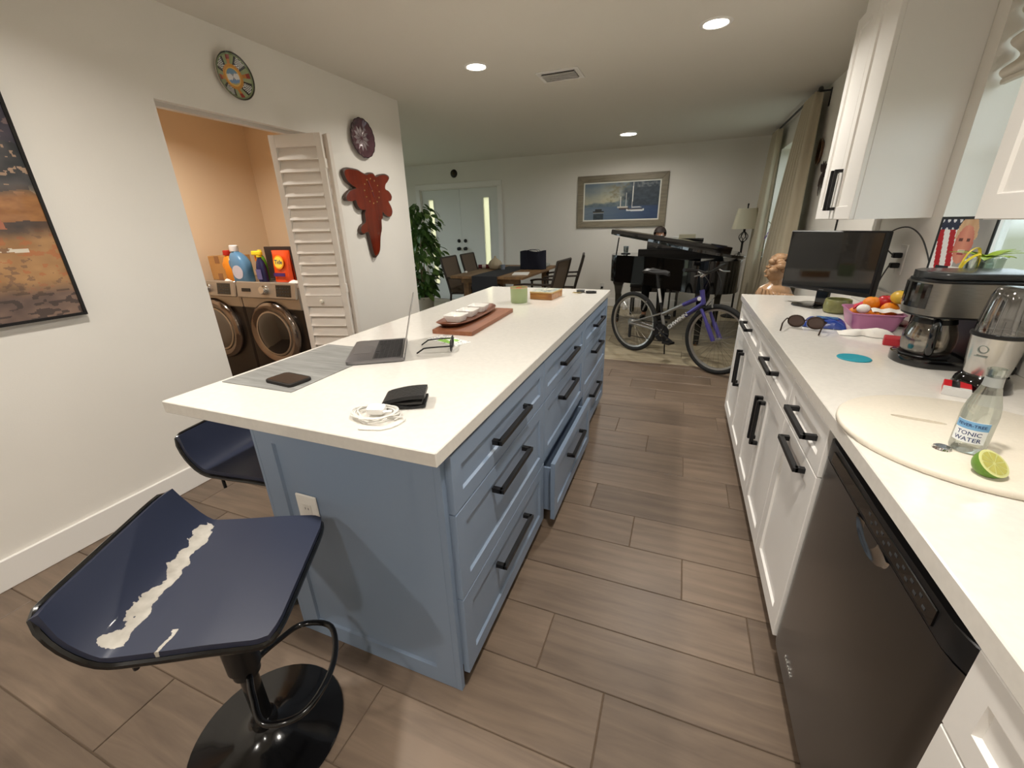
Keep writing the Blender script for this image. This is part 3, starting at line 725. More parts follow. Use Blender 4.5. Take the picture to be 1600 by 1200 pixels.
for k, yy in enumerate((1.885, 2.02, 2.155)):
    bm = nb(); W = loc(-1.058, yy, T+.0302, .05*k)
    R_ = []
    for f, z in ((0, .004), (.6, .004), (.68, .006), (.92, .030), (.99, .034), (1, .033), (.97, .026), (.74, 0), (0, 0)):
        h = .052*f; R_.append([vadd(bm, (0, 0, z), W)] if f == 0 else [vadd(bm, (p[0], p[1], z), W) for p in rrect(-h, -h, h, h, .010*f+.002, 3)])
    for A, B_ in zip(R_[:-1], R_[1:]):
        n_ = max(len(A), len(B_))
        for i in range(n_):
            j = (i+1) % n_
            if len(A) == 1: bm.faces.new((A[0], B_[i], B_[j]))
            elif len(B_) == 1: bm.faces.new((A[i], A[j], B_[0]))
            else: bm.faces.new((A[i], A[j], B_[j], B_[i]))
    solo('white_dish', bm, WHITEC, dl[k], 'dish', 'white dishes in the boat tray', smooth=True, angle=35)
t = thing('candle_jar', 'sage green candle jar with copper top on the island', 'candle', (-.985, 2.63, T)); W = PM[t] @ Matrix.Diagonal((1.18, 1.18, 1.12, 1))
new('jar', lathe(nb(), [(0, 0), (.045, 0), (.048, .004), (.049, .088), (.046, .0885), (.0455, .075), (0, .075)], 32, W), mat('sage_glass', (150, 165, 120), .35, coat=.2), t, True)
new('wax', lathe(nb(), [(0, .0765), (.030, .0765), (.044, .0755)], 24, W), mat('cream_wax', (225, 200, 165), .6), t, True)
new('copper_rim', lathe(nb(), [(.0462, .086), (.050, .086), (.0505, .0905), (.0462, .0905), (.0462, .086)], 32, W), mat('pale_copper', (196, 160, 128), .35, metal=.5), t, True)
new('wick_holder', lathe(nb(), [(0, .0905), (.016, .088), (.02, .078)], 14, W), mat('copper', (190, 110, 70), .35, metal=.7), t, True)
t = thing('keepsake_box', 'small burl wood box with a grey patterned lid next to the candle', 'box', (-.862, 2.855, T), math.radians(-6)); W = PM[t]
new('box_body', box(nb(), (-.082, -.10, 0), (.082, .10, .042), W, .002), wood('burl_wood', (196, 140, 72), (120, 66, 26), 0, .35, 6, 9, coat=.3), t)
new('lid', box(nb(), (-.084, -.102, .043), (.084, .102, .052), W, .002), mat('pale_lid_edge', (190, 160, 110), .4), t)
picture('lid_print', .16, .196, 20, 24, lambda s, q: mixc((150, 165, 160), (205, 200, 180), vn(s*5, q*6, 4)) if vn(s*9, q*11, 8) > .3 else (110, 120, 120), W @ Matrix.Translation((-.08, -.098, .0523)), t)
t = thing('key_bunch', 'bunch of keys with a black fob at the far edge of the island', 'keys', (-.655, 3.10, T), math.radians(10)); W = PM[t] @ Matrix.Diagonal((1.25, 1.25, 1.25, 1))
new('key_ring', tube(nb(), [(.016*math.cos(a*PI/8), .016*math.sin(a*PI/8), .003) for a in range(16)], .0013, 6, True, M=W), CHROME, t, True)
new('key_fob', slab(.062, .034, .013, .012, W @ loc(.05, -.004, 0, .1), .004, 2), BLACKP, t, True)
new('remote_fob', slab(.05, .03, .012, .012, W @ loc(-.012, .018, .004, .4), .004, 2), mat('grey_fob', (90, 92, 92), .3, metal=.6), t, True)
for k, a in enumerate((2.7, 3.3, 3.9)):
    Mk = W @ loc(0, 0, .001+.0022*k, a) @ Matrix.Translation((.014, 0, 0))
    bm = lathe(nb(), [(.004, 0), (.011, 0), (.011, .0018), (.004, .0018), (.004, 0)], 14, Mk @ Matrix.Translation((.008, 0, 0))); box(bm, (.018, -.0035, 0), (.048, .0035, .0018), Mk); new('key_blade', bm, mat('brass_key', (190, 172, 120), .3, metal=.9), t)
# wallet
LEA = mat('black_leather', (26, 26, 27), .42, bump=.25, bscale=160)
t = thing('wallet', 'black leather bifold wallet standing slightly open by the charger cable', 'wallet', (-.712, .940, T), math.radians(26)); W = PM[t]
def wl(top):
    bm = nb(); n = 14
    pr = []
    for k in range(n+1):
        s = k/n; x = -.055+.112*s
        z = (.019+.012*s+.004*math.sin(s*PI)) if top else (.003+.003*math.sin(s*7))
        pr.append((x, z))
    th = .011 if top else .008
    poly = pr+[(x, z+th) for x, z in pr[::-1]]
    Mx = W @ Matrix(((1, 0, 0, 0), (0, 0, -1, .044), (0, 1, 0, 0), (0, 0, 0, 1)))
    prism(bm, poly, 0, .088, Mx, .002); return bm
new('cover', wl(True), LEA, t, True); new('back_cover', wl(False), LEA, t, True)
new('spine', tube(nb(), [(-.055, -.043, .016), (-.055, .043, .016)], .013, 12, M=W), LEA, t, True)
new('card_stack', box(nb(), (-.05, -.04, .0125), (.048, .04, .0205), W, .001), mat('dark_cards', (48, 46, 45), .5), t)
# charger cable
CABW = mat('white_cable', (226, 224, 218), .45)
t = thing('charging_cable', 'coiled white charging cable with its plug beside the wallet', 'cable', (-.738, .828, T)); W = PM[t]
pts = []
for k in range(150):
    a = k*2*PI/26; r = .050+.009*math.sin(k*.23)+.005*math.sin(k*.71); pts.append((r*1.18*math.cos(a), r*.92*math.sin(a), .004+.012*abs(math.sin(k*.09))+.004*math.sin(k*.31)**2))
pts += [(.075, .02, .006), (.085, -.02, .003), (.06, -.06, .0028), (.0, -.075, .0028)]
new('cord', tube(nb(), smoothpath(pts, 2), .0022, 6, M=W), CABW, t, True)
new('plug_block', slab(.05, .032, .016, .006, W @ loc(-.012, .018, .010, .3, .15), .004, 2), mat('white_plastic', (240, 239, 236), .3), t, True)
new('connector', box(nb(), (-.012, -.006, 0), (.012, .006, .006), W @ loc(.03, .012, .016, .5), .002), mat('white_plastic'), t)

# ================================================================== ON THE COUNTER
# television
t = thing('television', 'small black flat television standing at the far end of the counter', 'television', (.765, 2.88, T), 0)
A, Bq = V(.598, 3.06, 0), V(.925, 2.655, 0); dr = (Bq-A); nrm = V(dr.y, -dr.x, 0).normalized()
Wd = dr.length; Mt = fm((A.x, A.y, 1.005), nrm)
bd = new('housing', box(nb(), (0, 0, -.04), (Wd, .325, 0), Mt, .006), BLACKP, t)
new('screen', box(nb(), (.012, .022, 0), (Wd-.012, .315, .002), Mt), mat('tv_screen', (9, 9, 10), .07, coat=.4), bd)
bm = nb(); [box(bm, (Wd/2-.014+k*.007, .009, .0), (Wd/2-.0095+k*.007, .0135, .001), Mt) for k in range(4)]; new('maker_mark', bm, mat('grey_letters', (120, 120, 122), .4), bd)
c = (A+Bq)/2; Mc = fm((c.x, c.y, T), nrm)
new('neck', box(nb(), (-.035, .012, -.035), (.035, .11, -.012), Mc, .003), BLACKG, t)
bm = prism(nb(), rrect(-.13, -.085, .03, .085, .03, 5), 0, .012, Matrix(((Mc[0][0], Mc[0][2], 0, c.x-.02*nrm.x), (Mc[1][0], Mc[1][2], 0, c.y-.02*nrm.y), (0, 0, 1, T+.0005), (0, 0, 0, 1))), .004, 2); new('foot', bm, BLACKG, t, True)
# outlet with plug and cords behind it
t = thing('wall_outlet', 'white double outlet with black plugs on the wall beside the television', 'outlet', (XR, 2.79, 1.17)); Mo = fm((XR-.0005, 2.80, 1.185), (-1, 0, 0))
new('outlet_plate', box(nb(), (-.04, -.075, 0), (.04, .075, .007), Mo, .003), mat('outlet_insert'), t)
for v_ in (.022, -.028): new('plug', box(nb(), (-.016, v_-.013, .0071), (.016, v_+.013, .045), Mo, .004), BLACKP, t)
CORD = mat('dark_grey_cord', (58, 56, 54), .5)
pts = smoothpath([(1.02, 2.80, 1.207), (.99, 2.83, 1.25), (.985, 2.80, 1.32), (1.01, 2.70, 1.345), (1.035, 2.60, 1.30), (1.045, 2.48, 1.19), (1.04, 2.40, 1.10), (1.035, 2.3, .99), (1.03, 2.22, .92)], 6)
solo('power_cord', tube(nb(), pts, .0032, 6), CORD, 'grey cord looping from the outlet along the wall towards the portrait', 'cord', smooth=True)
pts = smoothpath([(1.015, 2.80, 1.155), (.99, 2.79, 1.08), (.985, 2.80, 1.0), (.96, 2.86, .935), (.92, 2.90, .923), (.87, 2.93, .923)], 6)
solo('hanging_cord', tube(nb(), pts, .0032, 6), CORD, 'grey cord hanging in a loop from the outlet down to the television foot', 'cord', smooth=True)
t = thing('stone_mug', 'squat olive green stone cup in front of the television', 'cup', (.815, 2.722, T)); W = PM[t]
new('cup_body', lathe(nb(), [(0, 0), (.05, 0), (.06, .008), (.063, .035), (.060, .068), (.056, .074), (.050, .072), (.048, .03), (0, .02)], 32, W), mat('olive_onyx', (128, 128, 78), .3, var=.3, scale=25, coat=.3), t, True)
eyewear('sunglasses', 'brown round sunglasses lying on the counter edge by the blue packet', (.575, 2.27, T), math.radians(68), mat('dark_bronze', (62, 48, 40), .3, metal=.6), mat('brown_tinted_lens', (78, 60, 54), .12), .155, .055, .12, rnd=.95, tilt=-.15)
t = thing('blue_packet', 'shiny blue plastic packet of wipes on the counter', 'packet', (.67, 2.345, T), math.radians(-14)); W = PM[t]
FOIL = mat('blue_film', (28, 62, 150), .25, coat=.4, bump=.3, bscale=40)
def pk(s, q):
    e = (1-abs(2*s-1)**5)*(1-abs(2*q-1)**5); return W @ V(-.085+.17*s, -.055+.11*q, .002+.038*e**.7+.003*math.sin(s*19+q*7)*e)
bm = grid(nb(), pk, 22, 16); grid(bm, lambda s, q: W @ V(-.085+.17*s, -.055+.11*q, .001), 1, 1); new('film', bm, FOIL, t, True)
new('flap_label', slab(.085, .055, .0015, .012, W @ Matrix.Translation((.005, .004, .0405)), 0), mat('pale_blue_label', (70, 110, 160), .3), t)
t = thing('paper_napkin', 'crumpled white paper napkin beside the pink fruit tub', 'napkin', (.79, 2.205, T), math.radians(-8)); W = PM[t]
def nk(s, q):
    e = (1-abs(2*s-1)**3)*(1-abs(2*q-1)**3); tw = 1-.55*math.exp(-((s-.42)/.10)**2)
    return W @ V(-.10+.20*s, (-.045+.09*q)*tw, .002+e*(.016+.022*s)+.006*e*(vn(s*9, q*7, 2)-.5))
bm = grid(nb(), nk, 26, 16); new('tissue', bm, mat('tissue', (240, 236, 228), .85), t, True)
# fruit
t = thing('fruit_tub', 'pink-purple plastic tub filled with oranges on the counter', 'tub', (.858, 2.40, T), math.radians(-6)); W = PM[t]
PINK = mat('pink_purple_plastic', (186, 122, 160), .35)
bm = nb(); R_ = []
for f, z in ((0, 0), (.78, 0), (.82, .003), (1, .072), (1.06, .075), (1.06, .078), (.98, .078), (.80, .008), (0, .006)):
    R_.append([vadd(bm, (0, 0, z), W)] if f == 0 else [vadd(bm, (p[0], p[1], z), W) for p in rrect(-.095*f, -.125*f, .095*f, .125*f, .03*f, 4)])
for A_, B_ in zip(R_[:-1], R_[1:]):
    n_ = max(len(A_), len(B_))
    for i in range(n_):
        j = (i+1) % n_
        if len(A_) == 1: bm.faces.new((A_[0], B_[i], B_[j]))
        elif len(B_) == 1: bm.faces.new((A_[i], A_[j], B_[0]))
        else: bm.faces.new((A_[i], A_[j], B_[j], B_[i]))
new('tub_body', bm, PINK, t, True, angle=30)
ORG = mat('orange_peel', (238, 140, 22), .42, bump=.25, bscale=220, var=.12, scale=10)
def fruit(name, label, at, r, m, cat, s=(1, 1, .95), group=None, stem=None):
    t = thing(name, label, cat, (at[0], at[1], at[2]-r*s[2]), 0, group)
    bm = nb(); ball(bm, at, r, s, 20)
    for v in bm.verts:
        d = (v.co-Vector(at)); k = math.exp(-((d.x**2+d.y**2)/(r*.22)**2)); v.co.z -= k*r*.10*(1 if d.z > 0 else -1)
    new('skin', bm, m, t, True); new('stem_end', lathe(nb(), [(0, .004), (.004, .003), (.005, 0)], 8, loc(at[0], at[1], at[2]+r*s[2]*.9)), stem or mat('stem_green', (96, 104, 50), .7), t)
for x, y, z, r, l in ((.815, 2.455, .046, .034, 'orange at the television end of the pink tub'), (.888, 2.46, .046, .034, 'orange touching the red apple in the pink tub'), (.835, 2.385, .046, .035, 'orange beside the white egg in the pink tub'), (.858, 2.432, .100, .036, 'orange on top of the pile in the pink tub'), (.905, 2.36, .088, .034, 'orange under the yellow mango in the pink tub'), (.868, 2.338, .043, .032, 'orange behind the folded paper liner in the pink tub')):
    fruit('orange', l, (x, y, T+z), r, ORG, 'orange', group='oranges in the pink tub')
fruit('red_apple', 'shiny red apple behind the oranges in the pink tub', (.905, 2.425, T+.112), .033, mat('apple_red', (190, 40, 44), .25, var=.2, scale=9, coat=.3), 'apple')
fruit('mango', 'yellow mango behind the coffee carafe in the pink tub', (.925, 2.345, T+.146), .034, mat('mango_skin', (232, 186, 60), .35, var=.25, col2=(150, 130, 50), scale=12), 'mango', (1.0, 1.25, .9))
bm = nb(); ball(bm, (.80, 2.335, T+.092), .026, (1, 1, .8), 14); solo('egg', bm, mat('egg_white', (244, 238, 228), .5), 'white egg on top of the red wrapper in the tub', 'egg', smooth=True)
def wrapf(s, q): return V(.775+.03*s+.02*q, 2.37+.075*q, T+.084+.022*s+.010*math.sin(q*9+s*4))
solo('red_wrapper', grid(nb(), wrapf, 6, 14), mat('red_wrapper', (206, 48, 72), .4), 'crumpled red wrapper at the rim of the pink tub', 'wrapper', smooth=True)
def towel(s, q): return V(.82+.11*s, 2.287+.03*q, T+.087+.012*q+.003*math.sin(s*13))
solo('paper_liner', grid(nb(), towel, 12, 4), mat('tissue'), 'white paper liner folded over the front of the pink tub', 'paper liner', smooth=True)
# clear berry box behind
t = thing('clear_container', 'empty clear plastic fruit box beside the stone cup', 'container', (.90, 2.60, T), math.radians(-10)); W = PM[t]
bm = nb()
for z, s in ((0, .85), (.055, 1.0), (.058, 1.06)):
    pass
A0 = [rrect(-.07*s, -.06*s, .07*s, .06*s, .015, 3) for s in (.85, 1.0, 1.06)]
rr = [[vadd(bm, (p[0], p[1], z), W) for p in A] for A, z in zip(A0, (0.001, .055, .058))]
for A_, B_ in zip(rr[:-1], rr[1:]):
    for i in range(len(A_)): bm.faces.new((A_[i], A_[(i+1) % len(A_)], B_[(i+1) % len(A_)], B_[i]))
bm.faces.new(rr[0][::-1]); new('plastic', bm, thin_glass('clear_plastic', (232, 226, 240), .5, .1), t, True)
solo('red_tray', slab(.20, .07, .012, .01, loc(1.005, 2.515, T, math.radians(-80)), .003), mat('dark_red_plastic', (92, 22, 26), .3), 'flat dark red tray behind the fruit tub', 'tray', smooth=True)
solo('red_box', box(nb(), (-.045, -.03, 0), (.045, .03, .032), loc(.845, 2.055, T, math.radians(-18)), .003), mat('red_card', (178, 40, 50), .5), 'small red cardboard box in front of the fruit tub', 'box')
solo('coaster', lathe(nb(), [(0, 0), (.05, 0), (.052, .002), (.05, .004), (0, .004)], 36, loc(.632, 1.808, T)), mat('teal_silicone', (20, 150, 170), .5), 'round teal coaster lying alone on the white counter', 'coaster', smooth=True)
# coffee maker, seen from its side: carafe bay towards the aisle
t = thing('coffee_maker', 'black and steel drip coffee maker with a glass carafe by the wall', 'coffee maker', (.89, 1.835, T)); y0, y1 = 1.735, 1.935
def dshape(x0, x1, y0, y1, k=.05): return [(x1, y0), (x1, y1)]+[(x0+k-k*math.cos(a), (y0+y1)/2+(y1-y0)/2*math.sin(a)) for a in [PI/2-PI*i/14 for i in range(15)]]
new('base', prism(nb(), dshape(.748, 1.03, y0, y1, .07), T, T+.03, bev=.006, seg=2), BLACKG, t, True)
new('warming_plate', lathe(nb(), [(0, .0), (.07, .0), (.072, -.003)], 28, loc(.835, 1.835, T+.0335)), mat('warming_plate', (40, 40, 42), .4, metal=.5), t, True)
new('column', box(nb(), (.925, y0, T+.028), (1.03, y1, 1.10), bev=.006), BLACKP, t)
hd = new('brew_head', prism(nb(), dshape(.745, 1.03, y0, y1, .06), 1.085, 1.205, bev=.004), BLACKP, t, True, angle=30)
bm = prism(nb(), dshape(.7425, .93, y0-.0025, y1+.0025, .06), 1.092, 1.196); new('steel_band', bm, STEEL, hd, True, angle=30)
bm = nb(); ar = [math.radians(q) for q in range(-52, 53, 8)]
po = [(.7425+.06-.0635*math.cos(a_), 1.835+.1025*math.sin(a_)) for a_ in ar]+[(.7425+.06-.055*math.cos(a_), 1.835+.095*math.sin(a_)) for a_ in ar[::-1]]
new('control_panel', prism(nb(), po, 1.112, 1.192), BLACKG, hd); bm.free()
new('lid', prism(nb(), dshape(.75, 1.035, y0+.004, y1-.004, .06), 1.2055, 1.228, bev=.008, seg=3), mat('dark_grey_lid', (52, 53, 54), .25), hd, True)
W = loc(.835, 1.835, T+.034)
cf = new('carafe', lathe(nb(), [(0, .001), (.055, .001), (.066, .008), (.072, .04), (.070, .07), (.058, .105), (.053, .122), (.055, .13), (.0525, .13), (.0505, .122), (.0555, .105), (.0675, .07), (.0695, .04), (.0635, .010), (0, .004)], 32, W), thin_glass('carafe_glass', (235, 232, 226), .35), t, True)
new('carafe_lid', lathe(nb(), [(0, .146), (.03, .146), (.056, .138), (.058, .131), (0, .1305)], 28, W), BLACKP, cf, True)
new('carafe_band', lathe(nb(), [(.0575, .108), (.0595, .108), (.056, .124), (.054, .124)], 28, W), BLACKP, cf, True)
hp = smoothpath([(-.02, -.056, .118), (-.03, -.088, .122), (-.038, -.105, .10), (-.036, -.105, .05), (-.03, -.092, .02), (-.024, -.074, .018)], 5)
new('carafe_handle', tube(nb(), hp, .0115, 10, M=W), BLACKG, cf, True)
# bullet blender
t = thing('bullet_blender', 'silver bullet blender with a clear upturned cup next to the coffee maker', 'blender', (.872, 1.575, T)); W = PM[t]
new('foot', lathe(nb(), [(0, 0), (.064, 0), (.066, .006), (.06, .03), (.050, .044), (0, .044)], 32, W), BLACKG, t, True)
new('motor_body', lathe(nb(), [(.044, .042), (.047, .05), (.052, .09), (.057, .15), (.058, .158), (.05, .16)], 36, W), mat('satin_silver', (196, 194, 190), .25, metal=.9), t, True)
new('black_collar', lathe(nb(), [(.058, .158), (.0615, .160), (.0615, .168), (.057, .170), (.045, .17)], 36, W), BLACKP, t, True)
c = new('clear_cup', lathe(nb(), [(.052, .168), (.0555, .17), (.053, .22), (.047, .272), (.040, .292), (.030, .298), (0, .299)], 36, W), thin_glass('cup_plastic', (205, 208, 210), .6, .05), t, True)
for k in range(8):
    a = k*PI/4; cs, sn_ = math.cos(a), math.sin(a); new('cup_rib', tube(nb(), [(.0545*cs, .0545*sn_, .175), (.0525*cs, .0525*sn_, .22), (.0470*cs, .0470*sn_, .268)], .0022, 6, M=W), MC['cup_plastic'], c, True)
Ml = fm((.872-.0535*.78, 1.575-.0535*.62, T+.125), (-.78, -.62, .06))
bm = tube(nb(), [(.011*math.cos(a*PI/8), .011*math.sin(a*PI/8), 0) for a in range(16)], .0015, 5, True, M=Ml @ Matrix.Translation((0, 0, .002))); box(bm, (-.014, -.022, .0005), (.014, -.0185, .002), Ml); new('logo_print', bm, mat('grey_logo', (120, 128, 122), .5), t)
# cigarette pack
t = thing('cigarette_pack', 'small red and white cigarette pack lying before the blender', 'pack', (.80, 1.535, T), math.radians(66)); W = PM[t]
new('pack', box(nb(), (-.044, -.029, 0), (.024, .029, .022), W, .001), mat('red_card2', (196, 30, 40), .4), t)
new('pack_top', box(nb(), (-.068, -.029, 0), (-.0445, .029, .022), W, .001), mat('grey_white_card', (206, 206, 204), .4), t)
new('dark_strip', box(nb(), (-.05, -.005, .0222), (.02, .012, .0226), W), BLACKP, t)
bm = box(nb(), (-.0645, -.0294, .004), (-.048, -.0291, .018), W); new('barcode_field', bm, mat('paper'), t)
bm = nb(); [box(bm, (-.063+k*.0022, -.0297, .006), (-.0622+k*.0022+.0005*(k % 3), -.0294, .016), W) for k in range(6)]; new('barcode_lines', bm, BLACKP, t)
# cutting board, bottle, cap, lime
t = thing('round_cutting_board', 'large round cream cutting board overhanging the counter edge', 'cutting board', (.66, 1.155, T)); W = PM[t]
BRD = mat('cream_composite', (232, 224, 208), .45, var=.05, scale=120)
sl = [( -.115+.09*q, .075-.022*q+.006*math.sin(q*PI)) for q in [i/8 for i in range(9)]]; R0 = .247
# board with a real hand slot
bm = nb(); n = 64; oc = [(R0*math.cos(2*PI*i/n), R0*math.sin(2*PI*i/n)) for i in range(n)]
sc_c = (-.07, .068); hole = []
for i in range(n):
    a = 2*PI*i/n; cx, sx = math.cos(a), math.sin(a); x = .052*math.copysign(abs(cx)**.6, cx); y = .0095*math.copysign(abs(sx)**.8, sx); hole.append((sc_c[0]+x*.97+y*.25, sc_c[1]-x*.24+y*.97))
L = [[vadd(bm, (p[0]*k, p[1]*k, z), W) for p in oc] for k, z in ((.985, 0), (1, .004), (1, .012), (.985, .016))]
H0 = [vadd(bm, (p[0], p[1], .016), W) for p in hole]; H1 = [vadd(bm, (p[0], p[1], 0), W) for p in hole]
for A_, B_ in zip([L[0], L[1], L[2], L[3], H0, H1], [L[1], L[2], L[3], H0, H1, L[0]]):
    for i in range(n): bm.faces.new((A_[i], A_[(i+1) % n], B_[(i+1) % n], B_[i]))
new('board', bm, BRD, t, True, angle=50)
t = thing('tonic_bottle', 'open clear tonic water bottle with a blue and white label on the cutting board', 'bottle', (.613, 1.075, T+.0162)); W = PM[t]
BG = thin_glass('bottle_glass', (242, 247, 244), .45)
prof = [(0, .004), (.02, .002), (.0265, .002), (.0285, .008), (.0285, .085), (.026, .105), (.018, .135), (.0145, .15), (.0135, .168), (.0155, .172), (.0155, .182), (.0135, .184), (.0115, .183), (.0115, .168)]
new('glass', lathe(nb(), prof, 32, W), BG, t, True)
new('neck_label', lathe(nb(), [(.0152, .147), (.0146, .152), (.0139, .166)], 28, W), mat('silver_neck_label', (168, 172, 170), .35, metal=.3), t, True)
AL = math.radians(232); a0, a1 = AL-.95, AL+.95
new('label', lathe(nb(), [(.02895, .026), (.02895, .074)], 20, W, a0, a1), mat('white_label', (232, 236, 238), .5), t, True)
new('blue_band', lathe(nb(), [(.0292, .056), (.0292, .073)], 20, W, a0, a1), mat('sky_blue_label', (120, 172, 214), .5), t, True)
INK = mat('navy_ink', (44, 62, 110), .5)
def curve_text(s, size, z, r, ac, m, parent, W):
    cu = bpy.data.curves.new('t', 'FONT'); cu.body = s; cu.size = size; cu.align_x = 'CENTER'; cu.align_y = 'CENTER'; cu.resolution_u = 2; cu.offset = size*.012
    o = bpy.data.objects.new('t', cu); COL.objects.link(o); dg = bpy.context.evaluated_depsgraph_get(); me = bpy.data.meshes.new_from_object(o.evaluated_get(dg)); bpy.data.objects.remove(o); bpy.data.curves.remove(cu)
    bm = nb(); bm.from_mesh(me); bpy.data.meshes.remove(me)
    for v in bm.verts: a = ac+v.co.x/r; v.co = W @ V(r*math.cos(a), r*math.sin(a), z+v.co.y)
    return new('lettering', bm, m, parent)
curve_text('FEVER-TREE', .0088, .0645, .0296, AL, INK, t, W); curve_text('TONIC', .0125, .0465, .0293, AL, INK, t, W); curve_text('WATER', .0125, .0335, .0293, AL, INK, t, W)
bm = nb()
for k in range(22):
    r1 = []
bm.free()
t = thing('bottle_cap', 'silver crown cap lying next to the tonic bottle', 'bottle cap', (.570, 1.066, T+.0162)); W = PM[t]
bm = nb(); n = 42
R_ = [[vadd(bm, (r*(1+(.05 if (i % 2 and z < .004) else 0))*math.cos(2*PI*i/n), r*(1+(.05 if (i % 2 and z < .004) else 0))*math.sin(2*PI*i/n), z), W) for i in range(n)] for r, z in ((.0158, 0), (.0145, .0045), (.012, .006))]
for A_, B_ in zip(R_[:-1], R_[1:]):
    for i in range(n): bm.faces.new((A_[i], A_[(i+1) % n], B_[(i+1) % n], B_[i]))
bm.faces.new(R_[-1]); new('crown', bm, CHROME, t)
t = thing('lime_half', 'cut green lime half on the cutting board beside the tonic bottle', 'lime', (.598, .965, T+.0162)); r = .028
Ml = loc(.598, .965, T+.0162+r*.97) @ Matrix.Rotation(math.radians(-18), 4, 'Z') @ Matrix.Rotation(math.radians(30), 4, 'X') @ Matrix.Rotation(math.radians(30), 4, 'Y')
new('peel', lathe(nb(), [(r*math.sin(a), -r*1.12*math.cos(a)) for a in [PI/2*i/10 for i in range(11)]], 28, Ml), mat('lime_peel', (96, 140, 36), .35, bump=.2, bscale=200), t, True)
new('pith', lathe(nb(), [(r*.84, .0006), (r, 0)], 28, Ml), mat('lime_pith', (214, 218, 150), .5), t, True)
for k in range(9):
    a0 = 2*PI*k/9+.05; a1 = 2*PI*(k+1)/9-.05
    bm = nb(); pts = [vadd(bm, (.002*math.cos((a0+a1)/2), .002*math.sin((a0+a1)/2), .001), Ml)]+[vadd(bm, (r*.82*math.cos(a0+(a1-a0)*i/5), r*.82*math.sin(a0+(a1-a0)*i/5), .001), Ml) for i in range(6)]
    bm.faces.new(pts); new('lime_segment', bm, mat('lime_flesh', (186, 184, 92), .25, coat=.4), t)
new('pulp_base', lathe(nb(), [(0, .0003), (r*.84, .0004)], 24, Ml), mat('lime_pith'), t)
# portrait print and wrapped bouquet behind the coffee maker
def portrait(s, q):
    q2 = q-.12; s = (s-.06)*1.02; dx, dy = s-.50, q2-.70
    face = (dx/.175)**2+((dy+.02)/.155)**2
    hair = (dx/.205)**2+((dy-.055)/.16)**2
    if q2 < .50 and abs(s-.5) < .42+(.48-q2)*.25:
        if abs(s-.48) < .045 and q2 < .47: return (62, 60, 78)
        if abs(s-.48) < .13*(q2-.12)/.38: return (236, 234, 230)
        return (34, 36, 44) if not (abs(math.sin(q2*70)) > .8 and s < .3 and q2 < .35) else (120, 110, 60)
    if face < 1:
        if abs(dy-.02) < .014 and abs(abs(dx)-.075) < .035: return (96, 54, 46)
        if abs(dy+.075) < .010 and abs(dx) < .07: return (238, 220, 210)
        if abs(dy+.088) < .012 and abs(dx) < .06: return (150, 66, 62)
        return mixc((214, 146, 122), (190, 112, 96), abs(dx)/.18)
    if hair < 1 and dy > .02: return mixc((190, 150, 110), (206, 172, 136), vn(s*20, q*8, 2))
    if s < .42:
        if q2 > .80: return (38, 42, 66) if not ((s*8 % 1-.5)**2+((q2*12) % 1-.5)**2 < .05) else (220, 222, 226)
        return (226, 226, 226) if int((s*1.2+q2*.5)*7) % 2 else (170, 30, 40)
    return mixc((168, 164, 160), (132, 128, 126), vn(s*5, q*4, 6))
Mp = fm((.975, 2.335, T+.0005), (-.97, -.25, 0))
t = thing('portrait_print', 'glossy print of a smiling man in suit and tie before a flag', 'portrait', (1.0, 2.22, T))
fr = new('backing_board', box(nb(), (0, 0, -.006), (.245, .475, 0), Mp, .001), BLACKP, t); picture('portrait_image', .225, .455, 66, 120, portrait, Mp @ Matrix.Translation((.014, .01, .0012)), t, print_mat('glossy_print', .2, .5))
t = thing('wrapped_bouquet', 'green leaves with a yellow ribbon in a glass vase behind the coffee maker', 'bouquet', (1.0, 2.02, T)); W = PM[t]
new('vase', lathe(nb(), [(0, .003), (.03, .003), (.034, .01), (.038, .2), (.05, .34), (.047, .34), (.035, .2), (.03, .012), (0, .008)], 24, W), thin_glass('vase_glass', (225, 232, 225), .5), t, True)
LG = mat('lime_green_leaf', (150, 176, 46), .45); YR = mat('yellow_ribbon', (226, 206, 60), .3)
def leaf_bm(L, wd, M, curl=.3):
    bm = nb()
    grid(bm, lambda s, q: M @ V(L*s, wd*(q-.5)*2*math.sin(PI*min(1, s*.93+.05))**.8, -curl*L*s*s+.15*wd*abs(q-.5)*2), 8, 4); return bm
for k in range(11):
    a = k*2.4; M = W @ loc(0, 0, .33) @ Matrix.Rotation(a, 4, 'Z') @ Matrix.Rotation(-.9+.1*(k % 4), 4, 'Y')
    new('leaf', leaf_bm(.075+.015*hsh(k, 2), .018, M, .6), LG, t, True)
for k in range(2):
    pts = smoothpath([(-.03, -.03, .33-.02*k), (-.05+.01*k, -.045, .375-.02*k), (-.075, -.05, .36-.03*k), (-.085, -.045, .31-.02*k)], 5)
    new('ribbon', tube(nb(), pts, .005, 6, M=W, flat=.2), YR, t, True)

